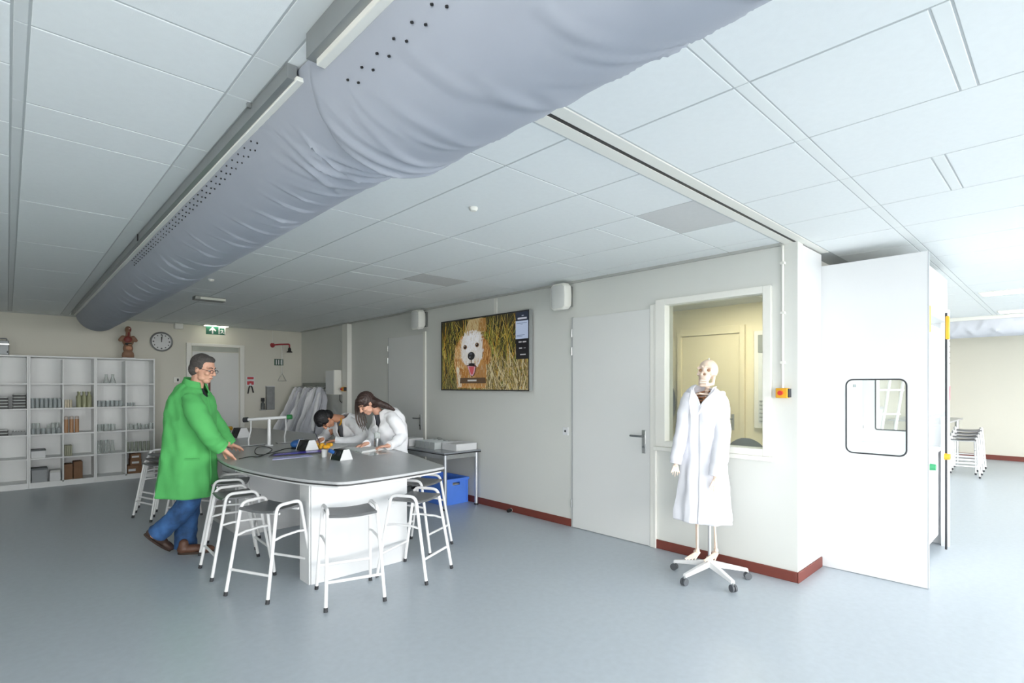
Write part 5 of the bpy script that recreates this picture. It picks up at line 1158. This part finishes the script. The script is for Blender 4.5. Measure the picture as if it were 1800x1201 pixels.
sleeve('trouser_leg', [hb-bf.cross(U3)*.09, Vector((hb.x-.10, hb.y, .45))-bf.cross(U3)*.09, Vector((hb.x, hb.y, .06))-bf.cross(U3)*.09], [.10, .08, .07], MATS['dark_trousers'], boy, 12, .03)
for sgn in (-1, 1):
    a = Vector((hb.x, hb.y, 0))+bf.cross(U3)*.09*sgn-bf*.06; shoe(boy, a, a+bf*.26, U3, M_BLACK, .045)
pa = P(554.5, 762, 6.22); pb_ = P(563, 781.5, 6.18)
t = thing('pencil', 'dark pencil held in the boy\'s right hand', 'pencil', tuple(pb_)); MB().cyl(pb_+(pa-pb_)*.12, pa, .0042, n=8).build('barrel', mat('dark_pencil', '2d2f4a', .4), t); MB().cyl(pb_, pb_+(pa-pb_)*.12, .001, .0042, n=8).build('tip', mat('wood_tip', 'b98f5e', .6), t)

# ---------------------------------------------------------------- the girl
gD = 6.0
girl = thing('person', 'girl with long brown hair in a white lab coat leaning over an open notebook', 'person', tuple(P(688, 900, 6.2))); girl.location.z = 0
gf = Vector((-.97, -.22, 0)).normalized()
hcg = P(644, 709, gD-.08); gu = dirv(-.40, .80, -.25); gfw = dirv(-.55, -.62, -.48)
body = MB(); hq, hf, hl, hu = head(body, hcg, gfw, gu, .98)
nk = P(667, 727, gD+.06); body.cap(hq(-.03, 0, -.06), nk, .045, .052)
shl, shr = P(692, 738, gD-.08), P(664, 742, gD+.26); ell_, wrl = P(707, 766, 5.92), P(681, 784, 5.66); elr, wrr = P(652, 776, 6.10), P(641, 781, 5.86)
wrl.z = max(wrl.z, BZ+.035); wrr.z = max(wrr.z, BZ+.035)
body.ell(P(682, 750, gD+.1), (.10, .14, .14)).ell(P(688, 785, gD+.16), (.10, .13, .15)).ell(P(688, 815, gD+.2), (.12, .15, .12))
body.chain([shl, ell_, wrl], [.042, .034, .024]).chain([shr, elr, wrr], [.042, .034, .024])
hg = P(688, 825, gD+.2)
for sgn in (-1, 1):
    a = hg+gf.cross(U3)*.08*sgn; body.chain([a, Vector((a.x, a.y, .45)), Vector((a.x+.03, a.y, .08))], [.08, .052, .035])
hand(body, wrl, dirv(-.9, -.05, -.3), (0, 0, -1), F3*.8-R3*.3, .88, .45, .06); hand(body, wrr, dirv(-.8, -.2, -.4), (0, 0, -1), F3*-.7+R3*.5, .88, .40, .06)
blob(body, 'body', M_SKIN, girl, .0052, 3)
M_HAIRG = mat('dark_brown_long_hair', '3a2a26', .45, var=.35, scale=40, bump=.4, bscale=90)
face_bits(girl, hq, hf, hl, hu, .98, M_HAIRG, True)
ha = MB(); ha.ell(hq(-.018, 0, .036), (.103, .087, .095), (hf, hl, hu)).ell(hq(-.055, 0, -.03), (.068, .082, .085), (hf, hl, hu)).ell(hq(.042, 0, .078), (.045, .062, .036), (hf, hl, hu))
for k in range(7):                                     # long hair over the shoulder and back
    o_ = (k-3)*.020; ha.chain([P(650, 702, gD-.02)+F3*o_, P(668, 708+k*.6, gD-.02)+F3*o_*1.3, P(682, 713+k*.8, gD-.01)+F3*o_*1.2, P(693, 719+k, gD+.02)+F3*o_], [.042, .038, .031, .016])
blob(ha, 'hair', M_HAIRG, girl, .006, 2, disp=lambda co, no: co+no*(.002*np.sin(co[:, 1:2]*300+co[:, :1]*260)))
for k in range(9):                                     # loose strands hanging on the far side of the face
    o_ = (k-4)*.008; MB().tube(spline([tuple(p) for p in (P(627+k*.9, 704, gD+.02)+F3*o_, P(626+k*1.5, 720, gD+.10)+F3*o_, P(628+k*1.8-(k % 2)*1.2, 740, gD+.11)+F3*o_, P(635+k*1.1, 761-abs(k-4)*1.8-(k % 3)*4, gD+.11)+F3*o_)], 5, False), [.009]*6+[.0065]*5+[.0055, .005, .004, .003, .002], 7).build('hair_strand', mat('light_brown_strand', '4d3f39', .5, var=.3, scale=40), girl)
garment('coat', [(P(668, 723, gD+.06), .075, .10), (P(678, 737, gD+.08), .14, .20), (P(684, 752, gD+.10), .165, .205), (P(688, 775, gD+.15), .155, .185), (P(687, 800, gD+.19), .16, .20), (P(687, 850, gD+.20), .18, .22)], M_COATP, girl, gf,
        gap=lambda t: .42*max(0, 1-t/.35)-.04*min(1, t/.3), fold=.045, kf=6, seed=14)
sleeve('sleeve', [P(684, 731, gD-.02), P(696, 744, gD-.10), P(706, 765, 5.92), P(693, 779, 5.76), wrl+R3*.012], [.064, .074, .066, .054, .046], M_COATP, girl, 15, .08)
sleeve('sleeve', [P(668, 737, gD+.22), P(660, 752, gD+.26), P(653, 775, 6.10), P(647, 780, 5.96), wrr+R3*.02], [.060, .066, .058, .050, .044], M_COATP, girl, 16, .08)
MB().chain([P(665, 731, gD+.04), P(672, 748, gD+.08)], [.044, .066]).build('shirt', mat('dark_grey_top', '4b4e55', .85), girl)
for sgn in (-1, 1):
    a = hg+gf.cross(U3)*.08*sgn; sleeve('trouser_leg', [a, Vector((a.x, a.y, .45)), Vector((a.x+.03, a.y, .06))], [.10, .075, .06], MATS['dark_trousers'], girl, 17, .03)
    b_ = Vector((a.x+.03, a.y, 0))-gf*.05; shoe(girl, b_, b_+gf*.24, U3, M_WHITE, .042)

# ---------------------------------------------------------------- skeleton on its wheeled stand
sk = thing('skeleton_model', 'pale anatomical skeleton model hanging on a white wheeled stand', 'skeleton model', (4.14, 2.03, 0))
SB = Vector((4.14, 2.03, 0)); sD = SB.x*FW[0]+SB.y*FW[1]
M_BONE = mat('pale_bone', 'e9d3c1', .55, var=.06, scale=22)
for k in range(5):
    a = D2R(-48)+2*PI*k/5; e_ = SB+Vector((.30*math.cos(a), .30*math.sin(a), .075)); d_ = Vector((math.cos(a), math.sin(a), 0)); n_ = Vector((-d_.y, d_.x, 0))
    c0_ = SB+Vector((0, 0, .125)); lg = MB().loft([[c0_+d_*.02+n_*x+U3*z_ for x, z_ in ((-.028, -.025), (.028, -.025), (.02, .02), (-.02, .02))], [e_+n_*x+U3*z_ for x, z_ in ((-.018, -.012), (.018, -.012), (.013, .012), (-.013, .012))]]).build('base_leg', M_TUBE, sk, bevel=.003)
    MB().cyl(e_-U3*.03, e_-U3*.005, .008).build('caster_stem', M_STEEL, lg)
    for sgn in (-1, 1): MB().cyl(e_-U3*.047+n_*(.004*sgn), e_-U3*.047+n_*(.020*sgn), .028, n=18).build('caster_wheel', mat('grey_caster', '55595e', .5), lg)
MB().cyl(SB+Vector((0, 0, .10)), SB+Vector((0, 0, .17)), .035, .026, 16).build('hub', M_TUBE, sk)
MB().cyl(SB+Vector((0, 0, .17)), SB+Vector((0, 0, 1.5)), .0125, n=12).build('pole', M_ALU, sk)
def skp(u, v, d=0.0): return P(u, v, sD+d)
sf = dirv(-.62, 0, -.78)                                 # the skull looks left past the camera
# skull
q0 = skp(1243, 655); su = U3*.98+dirv(.5, 0, .6)*.15; f_ = (sf+U3*.10).normalized(); l_ = su.cross(f_).normalized(); u_ = f_.cross(l_); ax = (f_, l_, u_)
def sq(a, b, c): return q0+f_*a+l_*b+u_*c
mb = MB(); mb.ell(sq(-.030, 0, .028), (.095, .074, .082), ax).ell(sq(.035, 0, .0), (.055, .060, .055), ax).ell(sq(.050, 0, -.045), (.036, .042, .045), ax)
for sx in (-1, 1): mb.cap(sq(.055, sx*.052, -.018), sq(-.005, sx*.070, -.020), .012, .008); mb.cap(sq(.0, sx*.056, -.040), sq(.010, sx*.052, -.095), .012, .013); mb.cap(sq(.010, sx*.052, -.095), sq(.072, sx*.018, -.112), .014, .014); mb.cap(sq(.078, sx*.012, .038), sq(.060, sx*.052, .032), .012, .010)
mb.cap(sq(.072, -.02, -.112), sq(.072, .02, -.112), .015).cap(sq(.066, -.022, -.085), sq(.066, .022, -.085), .016)
def socket(co, no):
    for c_, r_, d_ in [(sq(.082, sx*.031, .012), .019, .030) for sx in (-1, 1)]+[(sq(.086, 0, -.022), .013, .022), (sq(.005, .075, -.030), .012, .012), (sq(.005, -.075, -.030), .012, .012)]:
        w_ = np.exp(-((co-np.array(c_))**2).sum(1, keepdims=True)/(r_*r_)); co = co-np.array(f_)*d_*w_
    return co
skull = blob(mb, 'skull', M_BONE, sk, .0045, 2, socket)
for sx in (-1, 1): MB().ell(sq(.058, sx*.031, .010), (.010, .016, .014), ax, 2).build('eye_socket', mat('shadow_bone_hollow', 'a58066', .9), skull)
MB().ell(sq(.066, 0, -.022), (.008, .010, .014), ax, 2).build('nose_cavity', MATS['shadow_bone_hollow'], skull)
for k in range(10):
    for zt in (-.074, -.092):
        a = (k-4.5)*.16; MB().ell(sq(.068+.020*math.cos(a), .034*math.sin(a)*1.1, zt), (.004, .0035, .008), ax, 1).build('tooth', mat('ivory_tooth', 'f2ece0', .4), skull)
MB().cyl(sq(-.03, 0, .108), sq(-.03, 0, .122), .006).build('skull_hook', M_STEEL, sk)
# spine, ribs, girdles
spine = [skp(1245, 676, .02), skp(1240, 700, .04), skp(1238, 750, .05), skp(1240, 800, .03), skp(1242, 830, .03)]
for k in range(22):
    p = catmull(spine, k/21); MB().ell(p, (.018, .018, .015), None, 2).build('vertebra', M_BONE, sk)
for k in range(9):
    c = catmull(spine, .16+.045*k)-F3*.03; w_ = .085+.045*math.sin(PI*(k+1)/11)
    MB().tube([c+sf*(w_*.75*math.cos(a)-.0)+U3.cross(sf)*(w_*1.05*math.sin(a))-U3*(.05*(1+math.cos(a))*.5) for a in [2*PI*j/24 for j in range(24)]], .0065, 6, True).build('rib', mat('brown_bone_rib', 'a06c45', .6, var=.15), sk)
MB().chain([catmull(spine, .18)+sf*.075-F3*.03-U3*.04, catmull(spine, .42)+sf*.10-F3*.03-U3*.06], [.012, .016]).build('breastbone', mat('brown_bone_rib', 'a06c45'), sk)
MB().tube([skp(1214, 696, .05), skp(1230, 692, -.05), skp(1246, 694, -.06), skp(1262, 697, .02)], .008, 8).build('collar_bone', M_BONE, sk)
mb = MB(); pl = skp(1242, 838, .02)
for sgn in (-1, 1): mb.ell(pl+R3*.06*sgn, (.045, .03, .07))
mb.ell(pl-U3*.03, (.05, .03, .03)); blob(mb, 'pelvis', M_BONE, sk, .008, 3)
def limb(pts, rs, n): 
    for i in range(len(pts)-1):
        mb = MB(); a, b = Vector(pts[i]), Vector(pts[i+1]); r = rs[i]
        mb.cap(a, b, r*.75, r*.75); mb.ell(a, r*1.45, sub=2).ell(b, r*1.45, sub=2); blob(mb, n[i], M_BONE, sk, .005, 3)
limb([skp(1212, 703, .05), skp(1199, 765, .02), skp(1188, 812, -.04)], [.014, .011], ['humerus', 'forearm_bone'])
limb([skp(1265, 704, -.04), skp(1268, 770, -.11), skp(1257, 838, -.20)], [.014, .011], ['humerus', 'forearm_bone'])
limb([skp(1230, 850, .0), skp(1226, 905, .0), skp(1226, 968, .0)], [.016, .013], ['thigh_bone', 'shin_bone'])
limb([skp(1254, 850, .0), skp(1255, 905, .0), skp(1259, 968, .0)], [.016, .013], ['thigh_bone', 'shin_bone'])
for u_b in (1223, 1255): limb([skp(u_b, 908, .02), skp(u_b+1, 965, .02)], [.007], ['calf_bone'])
for (u0, v0, du) in ((1226, 970, -16), (1258, 972, -14)):
    a = skp(u0, v0, .0); mb = MB(); mb.ell(a+U3*-.005+F3*.02, (.022, .026, .018)); d0 = dirv(du/16*.8, -.38, -.50)
    for k in range(5):
        s0_ = a+R3*(k-2)*.010-U3*.006; e_ = s0_+(d0+R3*(k-2)*.13).normalized()*(.125-.012*abs(k-1)); mb.cap(s0_, e_, .0060, .0045, 1)
    blob(mb, 'foot_bones', M_BONE, sk, .0042, 1)
for base_, dd in ((skp(1257, 840, -.20), dirv(-.15, -1, -.1)), (skp(1188, 814, -.04), dirv(-.1, -1, -.1))):
    mb = MB(); mb.ell(base_+dd*.015, .016)
    for k in range(5): s0_ = base_+dd*.015+R3*(k-2)*.007; mb.cap(s0_, s0_+(dd+R3*(k-2)*.16).normalized()*(.095-.012*abs(k-2)), .0052, .004, 1)
    blob(mb, 'hand_bones', M_BONE, sk, .0042, 1)
# the coat it wears
lc = thing('lab_coat', 'long white lab coat draped on the skeleton model', 'lab coat', tuple(skp(1238, 780)))
pk = sD/F_PX
def sr(u0, u1, v, b, d=0.0): return (skp((u0+u1)/2, v, d), b, (u1-u0)/2*pk)
garment('coat_body', [sr(1224, 1258, 680, .07), sr(1209, 1269, 691, .105), sr(1205, 1268, 715, .125), sr(1204, 1268, 760, .13), sr(1200, 1274, 815, .14), sr(1194, 1279, 870, .155), sr(1189, 1284, 914, .17)], M_COAT, lc, dirv(-.50, 0, -.87),
        gap=lambda t: 1.0*max(0, 1-t/.34)-.07*min(1, t/.34), nr=60, nt=96, fold=.13, kf=8, seed=21, noise=.004, sharp=True)
sleeve('sleeve', [skp(1216, 694, .02), skp(1207, 715, .02), skp(1199, 760, .0), skp(1191, 795, -.03), skp(1187, 815, -.04)], [.058, .062, .056, .050, .046], M_COAT, lc, 22, .05)
sleeve('sleeve', [skp(1261, 693, -.03), skp(1267, 715, -.07), skp(1269, 765, -.14), skp(1264, 810, -.19), skp(1258, 838, -.205)], [.058, .066, .064, .064, .056], M_COAT, lc, 23, .05)
for sgn, u_a in ((-1, 1221), (1, 1249)):
    a = skp(u_a+(4 if sgn > 0 else -3), 681 if sgn > 0 else 687, -.070); b = skp(1215 if sgn < 0 else 1221, 736, -.148); w_ = R3*((.05 if sgn > 0 else .022)*sgn); m_ = (a+b)/2
    MB().loft([[a, a+w_*.6+U3*.01, a+w_*.6+U3*.004-F3*.006, a-F3*.006], [m_, m_+w_*1.2+U3*.03, m_+w_*1.2+U3*.024-F3*.006, m_-F3*.006], [b, b+w_*.1, b+w_*.1-F3*.006, b-F3*.006]]).build('lapel', M_COAT, lc)
for v_ in (740, 775, 812): MB().cyl(skp(1219, v_, -.146), skp(1219, v_, -.156), .008, n=12).build('button', M_WHITE, lc)
MB().box(-.045, .045, -.003, .003, -.004, .004, Matrix.Translation(skp(1247, 742, -.135))@Matrix(((R3.x, F3.x, 0, 0), (R3.y, F3.y, 0, 0), (0, 0, 1, 0), (0, 0, 0, 1)))).build('pocket_edge', M_COAT, lc)

# ---------------------------------------------------------------- coat rack with hanging lab coats
rk = thing('coat_rack', 'grey metal coat rail on the right wall holding white lab coats', 'coat rack', (RX-.1, 10.4, 1.55))
MB().box(RX-.02, RX-.0005, 9.75, 11.2, 1.50, 1.62).build('wall_board', mat('grey_green_board', '8b918c', .5), rk)
MB().cyl((RX-.20, 9.78, 1.53), (RX-.20, 11.2, 1.53), .012).build('rail', M_STEEL, rk)
for y in (9.85, 10.5, 11.1): MB().cyl((RX-.02, y, 1.56), (RX-.20, y, 1.53), .010).build('bracket', M_STEEL, rk)
names = ['nearest the wall cabinet', 'second from the wall cabinet', 'third from the wall cabinet', 'fourth from the wall cabinet', 'fifth from the wall cabinet', 'farthest, beside the corner']
for k in range(6):
    rr = random.Random(k+40); y = 9.86+.235*k+rr.uniform(-.04, .04); dx = rr.uniform(-.04, .04); hz_ = rr.uniform(.34, .54)
    t = thing('lab_coat', 'white lab coat hanging on the rail, '+names[k], 'lab coat', (RX-.25, y, 1.5), 'lab coats hanging on the rail')
    sw = .10+.015*k
    garment('coat_body', [((RX-.20, y, 1.515), .018, .03), ((RX-.215, y, 1.47), .028, .070), ((RX-.24+dx, y, 1.28), .038, .115), ((RX-.27-sw*.3, y, .98), .048, .155), ((RX-.30-sw*.7, y, .66), .056, .195), ((RX-.31-sw, y, hz_), .062, .225)], M_COATP if k % 2 else mat('grey_white_cotton_coat', 'cfd1da', .85, bump=.12, bscale=35), t, (0, -1, 0),
            gap=lambda t_: .03, nr=34, nt=90, fold=.55, kf=9, seed=50+k, noise=.008, sharp=True)
    sleeve('sleeve', [(RX-.26, y-.03, 1.43), (RX-.33, y-.055, 1.17), (RX-.39, y-.06, .87), (RX-.40, y-.055, .72)], [.025, .036, .036, .034], M_COATP, t, 60+k, .08, 24, 16)
    MB().tube([(RX-.20, y, 1.50), (RX-.20, y, 1.535), (RX-.185, y, 1.55)], .004, 6).build('hang_loop', M_STEEL, t)
